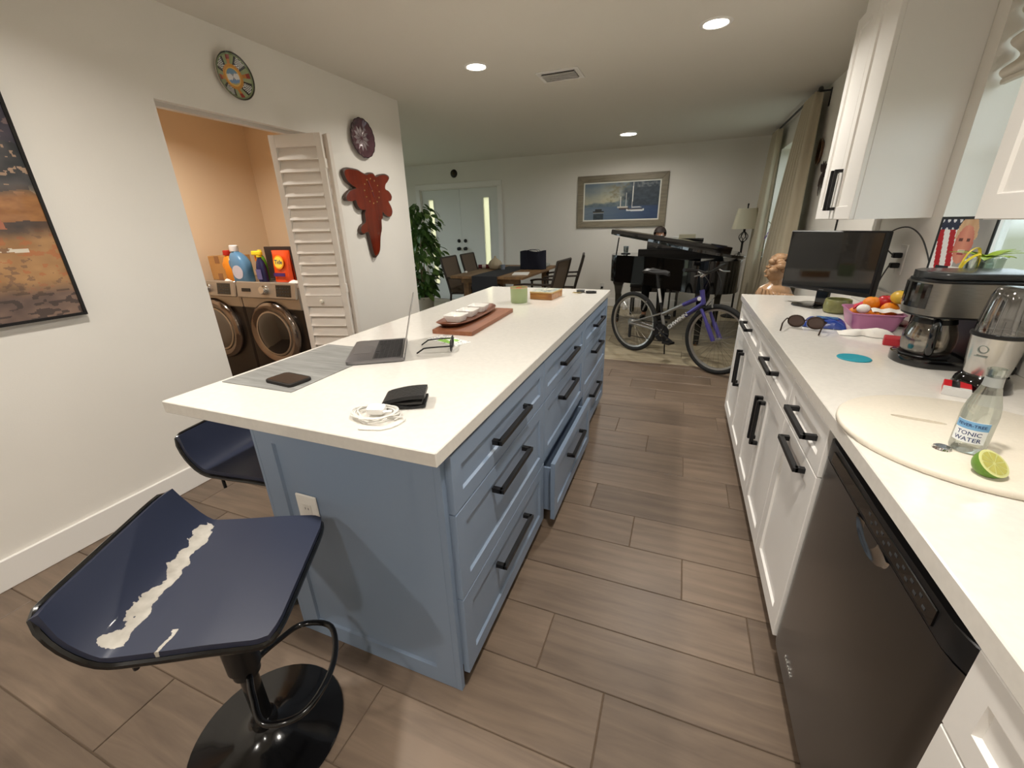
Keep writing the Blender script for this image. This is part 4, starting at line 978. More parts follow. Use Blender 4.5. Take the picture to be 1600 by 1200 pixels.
# ================================================================== LEFT WALL
FRB = mat('thin_black_frame', (22, 18, 17), .4)
def fbm(x, y, k=0): return .5*vn(x, y, k)+.3*vn(x*2.1, y*2.1, k+1)+.2*vn(x*4.3, y*4.3, k+2)
def street(s, q):
    n = fbm(s*9, q*12, 1); n2 = fbm(s*22, q*40, 5); e = .05*(fbm(s*6, q*3, 9)-.5); q2 = q+e
    up = mixc((40, 42, 44), (104, 98, 96), (n-.2)*1.4)
    if n2 > .68 and q2 > .5: up = mixc(up, (196, 160, 130), .75)
    if vn(s*9, q*5, 7) > .72: up = mixc(up, (64, 54, 72), .5)
    md = mixc((40, 36, 36), (110, 84, 66), (n-.15)*1.5)
    if s > .84+.04*(n-.5) and .40 < q2 < .53: md = mixc((176, 124, 72), (140, 94, 56), n2*1.2)
    if .70 < s < .85 and .485 < q2 < .53: md = mixc((108, 134, 154), (60, 70, 90), n2)
    if abs(s-.82-.15*(.48-q2)) < .022 and .37 < q2 < .52: md = mixc((186, 118, 82), (146, 84, 62), n)
    if vn(s*14, q*20, 9) > .82: md = mixc(md, (210, 186, 150), .7)
    pa = mixc((136, 98, 62), (186, 144, 98), (n-.1)*1.2)
    if n2 > .62: pa = mixc(pa, (178, 104, 64), .6)
    if n2 < .32: pa = mixc(pa, (116, 88, 70), .6)
    if abs(q-.295+.02*(s-.8)) < .008 and s < .9 and n2 > .3: pa = (214, 204, 186)
    bo = mixc((88, 72, 66), (150, 122, 104), (n-.15)*1.3)
    if vn(s*34, q*80, 4) > .6: bo = mixc(bo, (62, 52, 48), .75)
    if q2 > .56: return up
    if q2 > .50: return mixc(md, up, (q2-.50)/.06)
    if q2 > .38: return md
    if q2 > .32: return mixc(pa, md, (q2-.32)/.06)
    if q2 > .17: return pa
    if q2 > .10: return mixc(bo, pa, (q2-.10)/.07)
    return bo
t = thing('street_painting', 'impressionist street scene painting in a thin black frame on the left wall', 'painting', (XW, .62, 1.071))
Mw = fm((XW, .12, 1.071), (1, 0, 0)); w_, h_ = .938, .96
bm = nb()
for q in (((0, 0, 0), (w_, .012, .03)), ((0, h_-.012, 0), (w_, h_, .03)), ((0, .012, 0), (.012, h_-.012, .03)), ((w_-.012, .012, 0), (w_, h_-.012, .03))): box(bm, *q, M=Mw)
new('frame', bm, FRB, t); new('canvas', box(nb(), (.012, .012, 0), (w_-.012, h_-.012, .021), Mw), mat('canvas_back', (90, 80, 70), .8), t)
picture('painted_scene', w_-.024, h_-.024, 250, 250, street, Mw @ Matrix.Translation((.012, .012, .0218)), t, print_mat('oil_paint', .5, .1))
def plate_col(r, a):
    n = int(a/(2*PI)*48)
    if r > .93: return (30, 34, 26)
    if r > .86: return (120, 132, 96)
    if r > .52:
        k = (a*4/(2*PI)) % 1
        if abs(k-.0) < .07 or k > .93:
            return (150, 46, 36) if r > .68 else (190, 120, 50)
        if abs(k-.5) < .18: return (222, 222, 216) if (int(r*28)+int(a*22)) % 2 else (70, 74, 80)
        if abs(k-.5) < .24: return (34, 34, 34)
        return (150, 160, 120)
    if r > .40: return (196, 136, 56)
    if r > .37: return (226, 180, 90)
    y = r*math.sin(a)
    if y > .12: return (110, 146, 170)
    if y > -.12: return (226, 224, 222) if (abs(y) > .06 or int(r*math.cos(a)*34) % 3) else (70, 70, 90)
    return (120, 150, 190) if y > -.26 else (180, 170, 120)
t = thing('painted_plate', 'round painted ceramic plate with dark rim above the closet opening', 'plate', (XW, 2.115, 2.15)); r = .118
Mq = fm((XW+.004, 2.113, 2.247), (1, 0, 0), .25)
new('plate_body', lathe(nb(), [(0, 0), (r*.5, 0), (r*.6, .004), (r, .024), (r*1.0, .028), (r*.985, .0285)], 48, Mq), mat('plate_back', (205, 196, 180), .3), t, True)
bm = nb(); lay = bm.loops.layers.color.new('Col'); prof = [(0.0001, .005), (r*.12, .005), (r*.2, .005), (r*.28, .005), (r*.34, .005), (r*.40, .0052), (r*.46, .0058), (r*.52, .007)]+[(r*(.52+.48*i/14), .007+.0215*(i/14)) for i in range(1, 15)]
NA = 96; rings = [[vadd(bm, (q*math.cos(2*PI*i/NA), q*math.sin(2*PI*i/NA), z), Mq) for i in range(NA)] for q, z in prof]
for k in range(len(rings)-1):
    for i in range(NA):
        f = bm.faces.new((rings[k][i], rings[k][(i+1) % NA], rings[k+1][(i+1) % NA], rings[k+1][i])); c = plate_col((prof[k][0]+prof[k+1][0])/2/r, 2*PI*(i+.5)/NA)
        for l in f.loops: l[lay] = [x/255 for x in c]+[1]
new('glazed_pattern', bm, print_mat('glazed_plate', .12, .6), t, True)
t = thing('glass_plate', 'scalloped purple glass plate with a silver star pattern on the wall', 'plate', (XW, 3.17, 1.97)); r = .14
Mq = fm((XW+.006, 3.168, 2.09), (1, 0, 0))
PUR = mat('purple_glass', (92, 62, 70), .12, coat=.5, var=.2, scale=30); SIL = mat('silvery_pressed_glass', (168, 156, 160), .15, metal=.5, bump=.8, bscale=45)
bm = nb(); NA = 96; prof = [(.001, .012), (.66, .012), (.70, .014), (.93, .026), (1.0, .030), (1.0, .026), (.9, .016), (.6, 0), (.001, 0)]
rings = [[vadd(bm, (r*q*(1+(.035*abs(math.sin(8*2*PI*i/NA))-.015 if q > .85 else 0))*math.cos(2*PI*i/NA), r*q*(1+(.035*abs(math.sin(8*2*PI*i/NA))-.015 if q > .85 else 0))*math.sin(2*PI*i/NA), z), Mq) for i in range(NA)] for q, z in prof]
for k in range(len(rings)-1):
    for i in range(NA): bm.faces.new((rings[k][i], rings[k][(i+1) % NA], rings[k+1][(i+1) % NA], rings[k+1][i]))
new('rim', bm, PUR, t, True, angle=60)
for k in range(12):
    a = 2*PI*k/12; bm = nb(); pl = [(.08, 0), (.42, .108), (.68, 0), (.42, -.108)]
    v0 = [vadd(bm, (r*(x*math.cos(a)-y*math.sin(a)), r*(x*math.sin(a)+y*math.cos(a)), .0122), Mq) for x, y in pl]; ap = vadd(bm, (r*.42*math.cos(a), r*.42*math.sin(a), .022), Mq)
    for i in range(4): bm.faces.new((v0[i], v0[(i+1) % 4], ap))
    new('star_facet', bm, SIL, t)
new('rim_edge', tube(nb(), [rings[4][i].co.copy() if False else Mq @ V(r*(1.0+.035*abs(math.sin(8*2*PI*i/NA))-.015)*math.cos(2*PI*i/NA), r*(1.0+.035*abs(math.sin(8*2*PI*i/NA))-.015)*math.sin(2*PI*i/NA), .029) for i in range(NA)], .003, 6, True), mat('dark_plum', (44, 28, 34), .2), t, True)
# burl wood clock
CK = [(2.871, 1.828), (2.911, 1.853), (2.966, 1.856), (3.043, 1.853), (3.098, 1.836), (3.142, 1.83), (3.183, 1.843), (3.238, 1.843), (3.266, 1.822), (3.319, 1.839), (3.397, 1.85), (3.455, 1.833), (3.431, 1.801), (3.389, 1.769), (3.38, 1.729), (3.429, 1.712), (3.463, 1.673), (3.44, 1.636), (3.403, 1.63), (3.431, 1.59), (3.446, 1.549), (3.429, 1.512), (3.383, 1.494), (3.326, 1.517), (3.299, 1.537), (3.288, 1.486), (3.266, 1.466), (3.256, 1.395), (3.223, 1.324), (3.19, 1.211), (3.147, 1.172), (3.112, 1.164), (3.091, 1.217), (3.079, 1.309), (3.06, 1.369), (2.995, 1.356), (2.968, 1.381), (2.996, 1.423), (3.048, 1.452), (3.052, 1.524), (3.07, 1.548), (3.01, 1.551), (2.973, 1.583), (2.961, 1.623), (2.908, 1.612), (2.855, 1.619), (2.86, 1.655), (2.913, 1.693), (2.989, 1.715), (2.938, 1.739), (2.891, 1.77)]
t = thing('burl_wood_clock', 'glossy red-brown live-edge wooden wall clock with trailing root shape', 'clock', (XW, 3.15, 1.164))
RW = wood('lacquered_redwood', (128, 44, 20), (86, 26, 12), 2, .16, 2.2, 9, coat=.8); BARK = mat('dark_bark_edge', (74, 56, 48), .5, bump=.5, bscale=50, coat=.3)
pts = [(p.x, p.y) for p in smoothpath([(a, b, 0) for a, b in CK], 3, True)]
Mk = fm((XW, 0, 0), (1, 0, 0)); cxm, cym = 3.16, 1.58
bm = nb(); R_ = [[vadd(bm, (p[0]+(cxm-p[0])*k, p[1]+(cym-p[1])*k, z), Mk) for p in pts] for k, z in ((.03, .001), (.0, .012), (.0, .030), (.03, .0375))]
for A_, B_ in zip(R_[:-1], R_[1:]):
    for i in range(len(pts)): bm.faces.new((A_[i], A_[(i+1) % len(pts)], B_[(i+1) % len(pts)], B_[i]))
bm.faces.new(R_[0][::-1]); bm.faces.new(R_[-1]); sb_ = new('bark_edge', bm, BARK, t, True, angle=50)
bm = nb(); a_ = [vadd(bm, (p[0]+(cxm-p[0])*.045, p[1]+(cym-p[1])*.045, .0378), Mk) for p in pts]; bm.faces.new(a_); new('lacquered_face', bm, RW, t)
GOLD = mat('gold_dot', (206, 176, 110), .3, metal=.8)
for k in range(12):
    a = k*PI/6; new('hour_mark', lathe(nb(), [(0, .003), (.005, .002), (.006, 0)], 10, Mk @ Matrix.Translation((3.185+.095*math.sin(a), 1.70+.095*math.cos(a), .038))), GOLD, t)
for nm, a, L in (('hour_hand', 2.9, .05), ('minute_hand', -.45, .085)):
    new(nm, box(nb(), (-.003, -.008, 0), (.003, L, .0015), Mk @ Matrix.Translation((3.185, 1.70, .0405)) @ Matrix.Rotation(-a, 4, 'Z')), mat('plum_hand', (120, 66, 78), .4, metal=.3), t)
new('hand_pin', lathe(nb(), [(0, .006), (.006, .004), (.006, 0)], 12, Mk @ Matrix.Translation((3.185, 1.70, .038))), GOLD, t)
# bifold louvre door
LV = mat('louvre_paint', (226, 219, 210), .5)
dr3 = tag(bpy.data.objects.new('door_3', None), 'folded white louvred closet door with a small round knob', 'door', kind='structure'); COL.objects.link(dr3); dr3.location = (-2.43, 2.40, 0); PM[dr3] = loc(-2.43, 2.40, 0)
def leaf(p0, p1, main):
    d = V(p1[0]-p0[0], p1[1]-p0[1], 0); w = d.length; n = V(d.y, -d.x, 0).normalized()
    M = fm((p0[0], p0[1], .015), n); H, th, st = 1.975, .028, .042
    for nm, q in (('stile', ((0, 0, -th), (st, H, 0))), ('stile', ((w-st, 0, -th), (w, H, 0))), ('top_rail', ((st, H-.075, -th), (w-st, H, 0))), ('middle_rail', ((st, .855, -th), (w-st, .935, 0))), ('bottom_rail', ((st, 0, -th), (w-st, .12, 0)))):
        new(nm, box(nb(), *q, M=M, bev=.002), LV, dr3)
    bm = nb(); box(bm, (0, -.042, -.0035), (w-2*st, .042, .0035), bev=.002); bmesh.ops.recalc_face_normals(bm, faces=bm.faces); me = bpy.data.meshes.new('louvre_slat'); bm.to_mesh(me); bm.free(); me.materials.append(LV)
    def run(z0, z1):
        k = round((z1-z0)/.0725)
        for i in range(k): piece('louvre_slat', me, M @ Matrix.Translation((st, z0+(i+.5)*(z1-z0)/k, -th/2)) @ Matrix.Rotation(math.radians(-24), 4, 'X'), dr3)
    run(.12, .855); run(.935, H-.075)
    if main:
        new('knob', lathe(nb(), [(0, .03), (.010, .029), (.015, .022), (.013, .014), (.007, .010), (.007, 0)], 16, M @ Matrix.Translation((w*.47, .895, 0))), mat('ivory_knob', (232, 224, 206), .3), dr3, True)
        for z in (1.80, .99):
            new('hinge', box(nb(), (w-.004, z-.03, -th*.9), (w+.006, z+.03, .006), M, .002), LV, dr3)
leaf((-2.605, 2.325), (-2.250, 2.415), True); leaf((-2.575, 2.56), (-2.232, 2.452), False)

# ================================================================== LAUNDRY
BRZ = mat('bronze_metal_panel', (172, 164, 154), .3, metal=.75); BODYD = mat('dark_bronze_body', (44, 38, 34), .3, metal=.5, coat=.2)
RINGC = mat('bronze_chrome', (138, 126, 117), .12, metal=.95); DGL = mat('dark_door_glass', (14, 13, 13), .06, coat=.6)
def machine(x0, x1, label, name, washer):
    t = thing(name, label, 'washing machine' if washer else 'dryer', ((x0+x1)/2, 2.85, 0)); yf = 2.46; cx = (x0+x1)/2
    new('body', box(nb(), (x0, yf, .02), (x1, 3.24, .90), bev=.012), BODYD, t)
    new('upper_shroud', box(nb(), (x0+.003, yf-.008, .80), (x1-.003, 3.235, .985), bev=.012), BRZ, t)
    M = fm((x0+.004, yf-.030, .893), (0, -1, .16)); w = x1-x0-.008
    cp = new('control_panel', box(nb(), (0, 0, -.01), (w, .132, .012), M, .008), BRZ, t)
    new('dial', lathe(nb(), [(0, .034), (.024, .034), (.028, .028), (.031, .004), (.031, 0)], 24, M @ Matrix.Translation((w*.50, .068, .012)) @ Matrix.Diagonal((1.2, 1.2, 1.1, 1))), CHROME, cp, True)
    new('display', box(nb(), (w*.68, .020, .0121), (w*.92, .112, .0135), M), BLACKG, cp)
    bm = nb()
    for i in range(5):
        for j in range(3): box(bm, (w*(.70+.042*i), .032+.026*j, .0137), (w*(.70+.042*i)+.012, .038+.026*j, .0141), M)
    new('display_print', bm, mat('grey_print'), cp)
    if washer: new('dispenser_grip', box(nb(), (w*.10, .050, .0121), (w*.25, .078, .014), M, .003), BLACKP, cp)
    Md = fm((cx, yf, .605), (0, -1, 0))
    ring = new('door_ring', lathe(nb(), [(.265, 0), (.268, .02), (.255, .045), (.235, .056), (.205, .05), (.190, .036)], 56, Md), RINGC, t, True)
    new('door_glass', lathe(nb(), [(.192, .037), (.17, .048), (.10, .062) if washer else (.10, .05), (0, .066) if washer else (0, .05)], 48, Md), DGL if washer else mat('grey_dryer_door', (112, 106, 98), .35, metal=.4), ring, True)
    new('inner_ring', lathe(nb(), [(.192, .038), (.188, .046), (.176, .047), (.172, .044)], 48, Md), mat('silver_inner_ring', (176, 166, 152), .25, metal=.8), ring, True)
    for q in (-.26, .26): pass
    new('foot_plinth', box(nb(), (x0+.02, yf+.03, 0), (x1-.02, 3.2, .02)), BLACKP, t)
    return t
machine(-3.425, -2.755, 'bronze front-loading washing machine with dark round glass door', 'washing_machine', True)
machine(-4.105, -3.435, 'bronze front-loading dryer with grey round door half behind the jamb', 'clothes_dryer', False)
ZL = .9855
t = thing('cardboard_box', 'tan cardboard box on top of the dryer', 'box', (-4.01, 2.86, ZL)); 
new('carton', box(nb(), (-4.135, 2.74, ZL), (-3.885, 2.98, ZL+.215), bev=.002), mat('cardboard', (190, 140, 82), .8, var=.08), t)
for q in (((-4.05, 2.738, ZL+.15), (-3.99, 2.7395, ZL+.215)), ((-4.05, 2.738, ZL), (-3.99, 2.7395, ZL+.06))): new('tape', box(nb(), *q), mat('packing_tape', (150, 104, 66), .4), t)
def jug(name, label, at, w, d, h, m, capm, capr, capx, labm=None, group=None, grip=True):
    t = thing(name, label, 'bottle', at, 0, group); W = PM[t]; bm = nb(); R_ = []
    for f, g, z in ((0, 0, 0), (.92, .92, 0), (1, 1, .02), (1, 1, .45), (.98, .96, .62), (.82, .84, .78), (.5, .6, .9), (.32, .46, .93), (.32, .46, .96)):
        sh = capx*max(0, (z-.6)/.4); rr_ = .35 if f else 0
        R_.append([vadd(bm, (0, 0, 0), W)] if f == 0 else [vadd(bm, (p[0]+sh, p[1], z*h), W) for p in rrect(-w/2*f, -d/2*g, w/2*f, d/2*g, min(w*f, d*g)*.35, 4)])
    for A_, B_ in zip(R_[:-1], R_[1:]):
        n_ = max(len(A_), len(B_))
        for i in range(n_):
            j = (i+1) % n_
            if len(A_) == 1: bm.faces.new((A_[0], B_[i], B_[j]))
            else: bm.faces.new((A_[i], A_[j], B_[j], B_[i]))
    new('jug_body', bm, m, t, True, angle=60)
    new('cap', lathe(nb(), [(capr, .955*h), (capr*1.02, .96*h), (capr*.95, 1.12*h), (capr*.8, 1.14*h), (0, 1.14*h)], 20, W @ Matrix.Translation((capx, 0, 0))), capm, t, True)
    if labm: new('label', prism(nb(), [(p[0]*w*.36+w*.04, p[1]*h*.21+h*.33) for p in arc((0, 0), 1, 0, 2*PI, 18)[:-1]], 0, .002, W @ fm((0, -d/2-.0005, 0), (0, -1, 0))), labm, t)
    if grip: new('handle', tube(nb(), smoothpath([(-w*.42, -d*.12, h*.74), (-w*.56, -d*.2, h*.64), (-w*.54, -d*.2, h*.48), (-w*.44, -d*.1, h*.40)], 4), .013, 8, M=W), m, t, True)
    return t
jug('orange_bottle', 'orange detergent bottle with red cap beside the cardboard box', (-3.812, 2.72, ZL), .12, .09, .235, mat('orange_plastic', (232, 140, 28), .35), mat('red_cap', (190, 44, 32), .35), .032, -.02)
jug('blue_detergent_jug', 'tall translucent blue detergent jug with white cap on the machines', (-3.60, 2.66, ZL), .175, .11, .275, mat('blue_jug_plastic', (88, 132, 168), .25, coat=.3), mat('white_cap', (232, 226, 222), .4), .036, -.045, mat('pale_label', (196, 190, 200), .5))
jug('green_bottle', 'slim bright green bottle squeezed behind the blue jug', (-3.505, 2.79, ZL), .07, .07, .235, mat('green_plastic', (110, 168, 40), .3), mat('yellow_cap', (232, 200, 50), .4), .018, 0, grip=False)
def spray(name, label, at, body, trig):
    t = thing(name, label, 'spray bottle', at); W = PM[t]
    new('bottle_body', lathe(nb(), [(0, 0), (.045, 0), (.048, .01), (.048, .12), (.036, .17), (.018, .2), (.018, .215), (0, .215)], 24, W @ Matrix.Diagonal((1, .75, 1, 1))), body, t, True)
    new('trigger_head', box(nb(), (-.075, -.016, .225), (.04, .016, .262), W, .008), trig, t)
    new('collar', lathe(nb(), [(.021, .21), (.021, .228)], 16, W), trig, t, True)
    new('trigger', tube(nb(), smoothpath([(-.035, 0, .23), (-.048, 0, .205), (-.045, 0, .175)], 4), .007, 8, M=W), mat('orange_trigger', (232, 130, 40), .4), t, True)
    new('label', box(nb(), (-.03, -.0375, .025), (.03, -.0365, .11), W), mat('violet_label', (104, 96, 140), .5), t)
spray('spray_bottle', 'dark blue spray bottle with yellow trigger next to the orange bag', (-3.42, 2.705, ZL), mat('navy_plastic', (30, 30, 72), .3), mat('yellow_trigger', (236, 204, 40), .4))
t = thing('detergent_bag', 'bright orange detergent bag with yellow bullseye logo and lettering', 'detergent', (-3.255, 2.79, ZL)); W = PM[t]
def bag(s, q, side):
    e = (1-abs(2*s-1)**6)*(1-(q**6)*.8); return W @ V(-.10+.20*s, side*(.006+.048*e*(1-.55*q)), .262*q)
bm = grid(nb(), lambda s, q: bag(s, q, -1), 14, 14); grid(bm, lambda s, q: bag(s, q, 1), 14, 14); grid(bm, lambda s, q: W @ V(-.10+.2*s, (-.052+.104*q)*(1-abs(2*s-1)**6*.85), 0.0005), 14, 2)
bmesh.ops.remove_doubles(bm, verts=bm.verts, dist=.0008); new('bag_body', bm, mat('orange_red_film', (226, 76, 24), .3, coat=.3), t, True)
Ml = W @ fm((.012, -.0515, .165), (0, -1, .10))
for r_, z, m in ((.058, .0, mat('bullseye_orange', (238, 150, 30), .4)), (.047, .0012, mat('bullseye_yellow', (246, 214, 70), .4))): new('logo_ring', lathe(nb(), [(0, z+.001), (r_, z+.001), (r_, z-.004)], 36, Ml), m, t)
text('Tide', .050, Ml @ Matrix.Translation((0, 0, .0026)), mat('logo_navy', (34, 36, 92), .4), t, bold=.001)
new('purple_strip', box(nb(), (-.07, -.118, .0), (.06, -.090, .004), Ml), mat('violet_strip', (70, 34, 96), .4), t)
solo('dark_board', box(nb(), (-3.62, 2.93, ZL), (-3.08, 2.96, ZL+.285), bev=.003), mat('dark_brown_board', (52, 40, 36), .5), 'flat dark board standing behind the detergent bag', 'board')
bm = grid(nb(), lambda s, q: V(-3.79+.07*s, 2.58+.06*q, ZL+.004+.022*math.sin(PI*s)*math.sin(PI*q)+.01*vn(s*5, q*5)), 10, 10); solo('white_rag', bm, mat('tissue'), 'small crumpled white rag before the orange bottle', 'rag', smooth=True)
bm = grid(nb(), lambda s, q: V(-3.07+.11*s, 2.62+.08*q, ZL+.004+.022*math.sin(PI*s)*math.sin(PI*q)+.008*vn(s*4, q*6, 3)), 10, 10); solo('folded_cloth', bm, mat('tissue'), 'folded white cloth on the washing machine beside the louvre door', 'cloth', smooth=True)

# ================================================================== LIVING ROOM
# painting of sailing boats
def boats(s, q):
    f = fbm(s*7, q*5, 3); f2 = fbm(s*22, q*16, 8)
    sky = mixc((180, 176, 152), (108, 124, 138), (q-.38)*1.7+.5*(f-.5)-.25*math.exp(-((s-.32)/.2)**2))
    if s > .24: sky = mixc(sky, (128, 122, 96), max(0, (f2-.42)*2.6)*min(1, (s-.24)*6)*(1 if q > .42 else 0))
    wd = mixc((28, 40, 54), (66, 80, 90), f2); c = mixc(sky, wd, (s-.50+.25*(f-.5))*6)
    if s > .70 and q > .86: c = mixc(c, (134, 138, 140), max(0, (f2-.4)*2))
    sh = .40+.12*s+.10*(f-.5)
    c = mixc(mixc((128, 138, 138), (72, 90, 102), f2) if s < .6 else wd, c, (q-sh)*16)
    wa = mixc(mixc((138, 148, 152), (34, 56, 92), s*1.1), (62, 90, 122), .6*fbm(s*6, q*40, 6)); c = mixc(wa, c, (q-.34)*24)
    # boats
    if abs(s-.50) < .004 and .32 < q < .62: c = (206, 206, 200)
    if abs(s-.575) < .004 and .33 < q < .72: c = (222, 222, 214)
    if abs(s-.655-.01*(q-.3)) < .005 and .30 < q < .99: c = (232, 232, 224)
    if .46 < s < .60 and abs(q-.33) < .022: c = (196, 190, 178)
    if .48 < s < .62 and abs(q-.29) < .02: c = (70, 60, 62)
    if .58 < s < .82 and abs(q-.235-.12*abs(s-.72)) < .028: c = (214, 218, 220)
    if .60 < s < .80 and abs(q-.27) < .012: c = (104, 92, 84)
    if .66 < s < .78 and abs(q-.325+.05*(s-.66)) < .008: c = (228, 228, 222)
    if .125 < s < .275 and abs(q-.215) < .03: c = (188, 184, 168) if q < .205 else (52, 54, 54)
    if .15 < s < .25 and .24 < q < .30: c = (44, 48, 50)
    if .13 < s < .27 and q < .17: c = mixc((40, 50, 58), (60, 74, 82), vn(s*20, q*40, 7))
    return c
t = thing('sailboat_painting', 'framed painting of sailing boats on calm water above the piano', 'painting', (-1.015, YB, 1.31))
w_, h_ = 1.42, .79; Mw = fm((-1.725, YB-.001, 1.318), (0, -1, 0)); FRG = wood('silver_grey_wood', (150, 140, 120), (112, 104, 88), 0, .5, 3, 14)
a = .10
for nm, pl in (('frame_rail', [(0, 0), (w_, 0), (w_-a, a), (a, a)]), ('frame_rail', [(0, h_), (a, h_-a), (w_-a, h_-a), (w_, h_)]), ('frame_rail', [(0, 0), (a, a), (a, h_-a), (0, h_)]), ('frame_rail', [(w_, 0), (w_, h_), (w_-a, h_-a), (w_-a, a)])):
    new(nm, prism(nb(), pl, 0, .035, Mw, .004), FRG, t)
new('mat_liner', box(nb(), (a, a, 0), (w_-a, h_-a, .02), Mw), mat('white_liner', (226, 226, 216), .6), t)
picture('painted_scene', w_-2*a-.04, h_-2*a-.04, 170, 90, boats, Mw @ Matrix.Translation((a+.02, a+.02, .0212)), t, print_mat('oil_paint'))
# small round wall ornament above the front doors
t = thing('round_wall_ornament', 'small dark round ornament on the wall above the front doors', 'ornament', (-4.05, YB, 2.25))
Mw = fm((-4.05, YB, 2.30), (0, -1, 0)); new('disc', lathe(nb(), [(0, .02), (.05, .02), (.065, .012), (.07, 0)], 28, Mw), mat('dark_walnut_disc', (40, 30, 24), .4), t, True); new('centre_boss', lathe(nb(), [(0, .03), (.025, .026), (.03, .0195)], 20, Mw), mat('bronze_boss', (70, 56, 40), .4, metal=.5), t, True)
t = thing('wall_outlet', 'white wall outlet with a black plug low on the back wall', 'outlet', (-1.24, YB, .30)); Mo = fm((-1.245, YB-.0005, .345), (0, -1, 0))
new('outlet_plate', box(nb(), (-.04, -.06, 0), (.04, .06, .006), Mo, .002), mat('outlet_insert'), t); new('plug', box(nb(), (-.018, -.038, .0061), (.018, -.004, .04), Mo, .004), BLACKP, t)
solo('lamp_cord', tube(nb(), smoothpath([(-1.245, YB-.045, .325), (-1.30, YB-.06, .25), (-1.42, YB-.05, .10), (-1.55, YB-.06, .008), (-1.75, YB-.10, .006)], 6), .004, 6), BLACKP, 'thin black cord running from the low wall outlet to the floor', 'cord', smooth=True)

# leafy plant
t = thing('leafy_ficus', 'tall leafy green ficus in a pot behind the kitchen wall end', 'plant', (-3.98, 6.05, 0)); W = PM[t]
POTM = mat('pale_pot', (190, 184, 172), .6); new('pot', lathe(nb(), [(0, 0), (.13, 0), (.17, .28), (.18, .29), (.18, .31), (.165, .31), (.16, .28), (0, .27)], 28, W), POTM, t, True)
new('soil', lathe(nb(), [(0, .285), (.158, .28)], 20, W), mat('soil', (56, 44, 34), .9), t)
BRK = mat('pale_trunk', (140, 122, 98), .8); tips = []
rng = random.Random(3)
for k, (a, h, o) in enumerate(((0.2, 1.35, .10), (2.3, 1.15, .16), (4.2, .95, .2), (5.4, 1.25, .22), (1.2, .75, .22))):
    p = [(0.02*math.cos(a), .02*math.sin(a), .27), (o*.5*math.cos(a), o*.5*math.sin(a), .27+(h-.27)*.5), (o*math.cos(a)*1.3, o*1.3*math.sin(a), h)]
    new('stem', tube(nb(), smoothpath(p, 5), [.013-.0008*i for i in range(11)], 7, M=W), BRK, t, True)
LFM = [mat('ficus_leaf_dark', (78, 114, 52), .4, var=.3, scale=14), mat('ficus_leaf_mid', (122, 156, 80), .4, var=.3, scale=14)]
lm = []
for q in range(2):
    bm = leaf_bm(.135, .036, I4, .35); bmesh.ops.recalc_face_normals(bm, faces=bm.faces); me = bpy.data.meshes.new('leaf'); bm.to_mesh(me); bm.free(); me.materials.append(LFM[q]); me.shade_smooth(); lm.append(me)
def leaf_place():
    z = rng.choice((rng.uniform(1.15, 1.74), rng.uniform(.86, 1.25), rng.uniform(.36, .80)))
    R_ = .50*math.sin(PI*min(1, max(.10, (z-.25)/1.6)))**.5*(.75+.25*math.sin(z*9))
    a = rng.uniform(0, 2*PI); r = R_*math.sqrt(rng.uniform(.12, 1)); q = rng.uniform(.85, 1.25)
    return W @ loc(r*math.cos(a), r*math.sin(a), z) @ Matrix.Rotation(a+rng.uniform(-.7, .7), 4, 'Z') @ Matrix.Rotation(rng.uniform(-.1, .9), 4, 'Y') @ Matrix.Rotation(rng.uniform(-.6, .6), 4, 'X') @ Matrix.Diagonal((q, q, q, 1))
for k in range(290): piece('leaf', lm[k % 3 == 0], leaf_place(), t)
bm = nb()
for k in range(420):
    M = leaf_place(); b0 = leaf_bm(.115, .030, M, .35); me = bpy.data.meshes.new('q'); b0.to_mesh(me); b0.free(); bm.from_mesh(me); bpy.data.meshes.remove(me)
fo = new('inner_foliage', bm, LFM[0], t, True); fo['kind'] = 'stuff'

# dining table
TW = wood('weathered_teak', (150, 116, 78), (98, 72, 46), 1, .5, 2.4, 9)
t = thing('dining_table', 'rectangular wooden dining table in the living room', 'table', (-2.45, 6.1, 0)); X0, X1_, Y0, Y1 = -3.0, -1.91, 5.26, 6.95
for k in range(6):
    w = (X1_-X0)/6; new('top_plank', box(nb(), (X0+k*w+.002, Y0, .715), (X0+(k+1)*w-.002, Y1, .75), bev=.003), TW, t)
bm = nb(); box(bm, (X0+.10, Y0+.14, .64), (X1_-.10, Y0+.165, .714)); new('apron', bm, TW, t); new('apron', box(nb(), (X0+.10, Y1-.165, .64), (X1_-.10, Y1-.14, .714)), TW, t)
for sx in (X0+.12, X1_-.20):
    for sy in (Y0+.16, Y1-.24): new('leg', box(nb(), (sx, sy, 0), (sx+.08, sy+.08, .714), bev=.004), TW, t)
new('stretcher', box(nb(), (-2.49, Y0+.2, .25), (-2.42, Y1-.2, .33), bev=.004), TW, t)
def runner():
    bm = nb(); th = .003; x0, x1 = -2.66, -2.28
    P = [(Y0-.006, .50), (Y0-.006, .752), (Y1-.3, .7525)]
    def strip(off):
        return [[bm.verts.new((x, y-off*(i < 2), z+off*(i > 0))) for x in (x0, (x0+x1)/2, x1)] for i, (y, z) in enumerate(P)]
    A, B_ = strip(0), strip(th)
    for S in (A, B_):
        for i in range(2):
            for j in range(2): bm.faces.new((S[i][j], S[i][j+1], S[i+1][j+1], S[i+1][j]))
    for i in range(2):
        for j in (0, 2): bm.faces.new((A[i][j], A[i+1][j], B_[i+1][j], B_[i][j]))
    for j in range(2):
        for i in (0, 2): bm.faces.new((A[i][j], A[i][j+1], B_[i][j+1], B_[i][j]))
    return bm
solo('table_runner', runner(), mat('charcoal_cloth', (44, 46, 52), .9, bump=.1, bscale=200), 'charcoal table runner hanging over the end of the dining table', 'table runner')
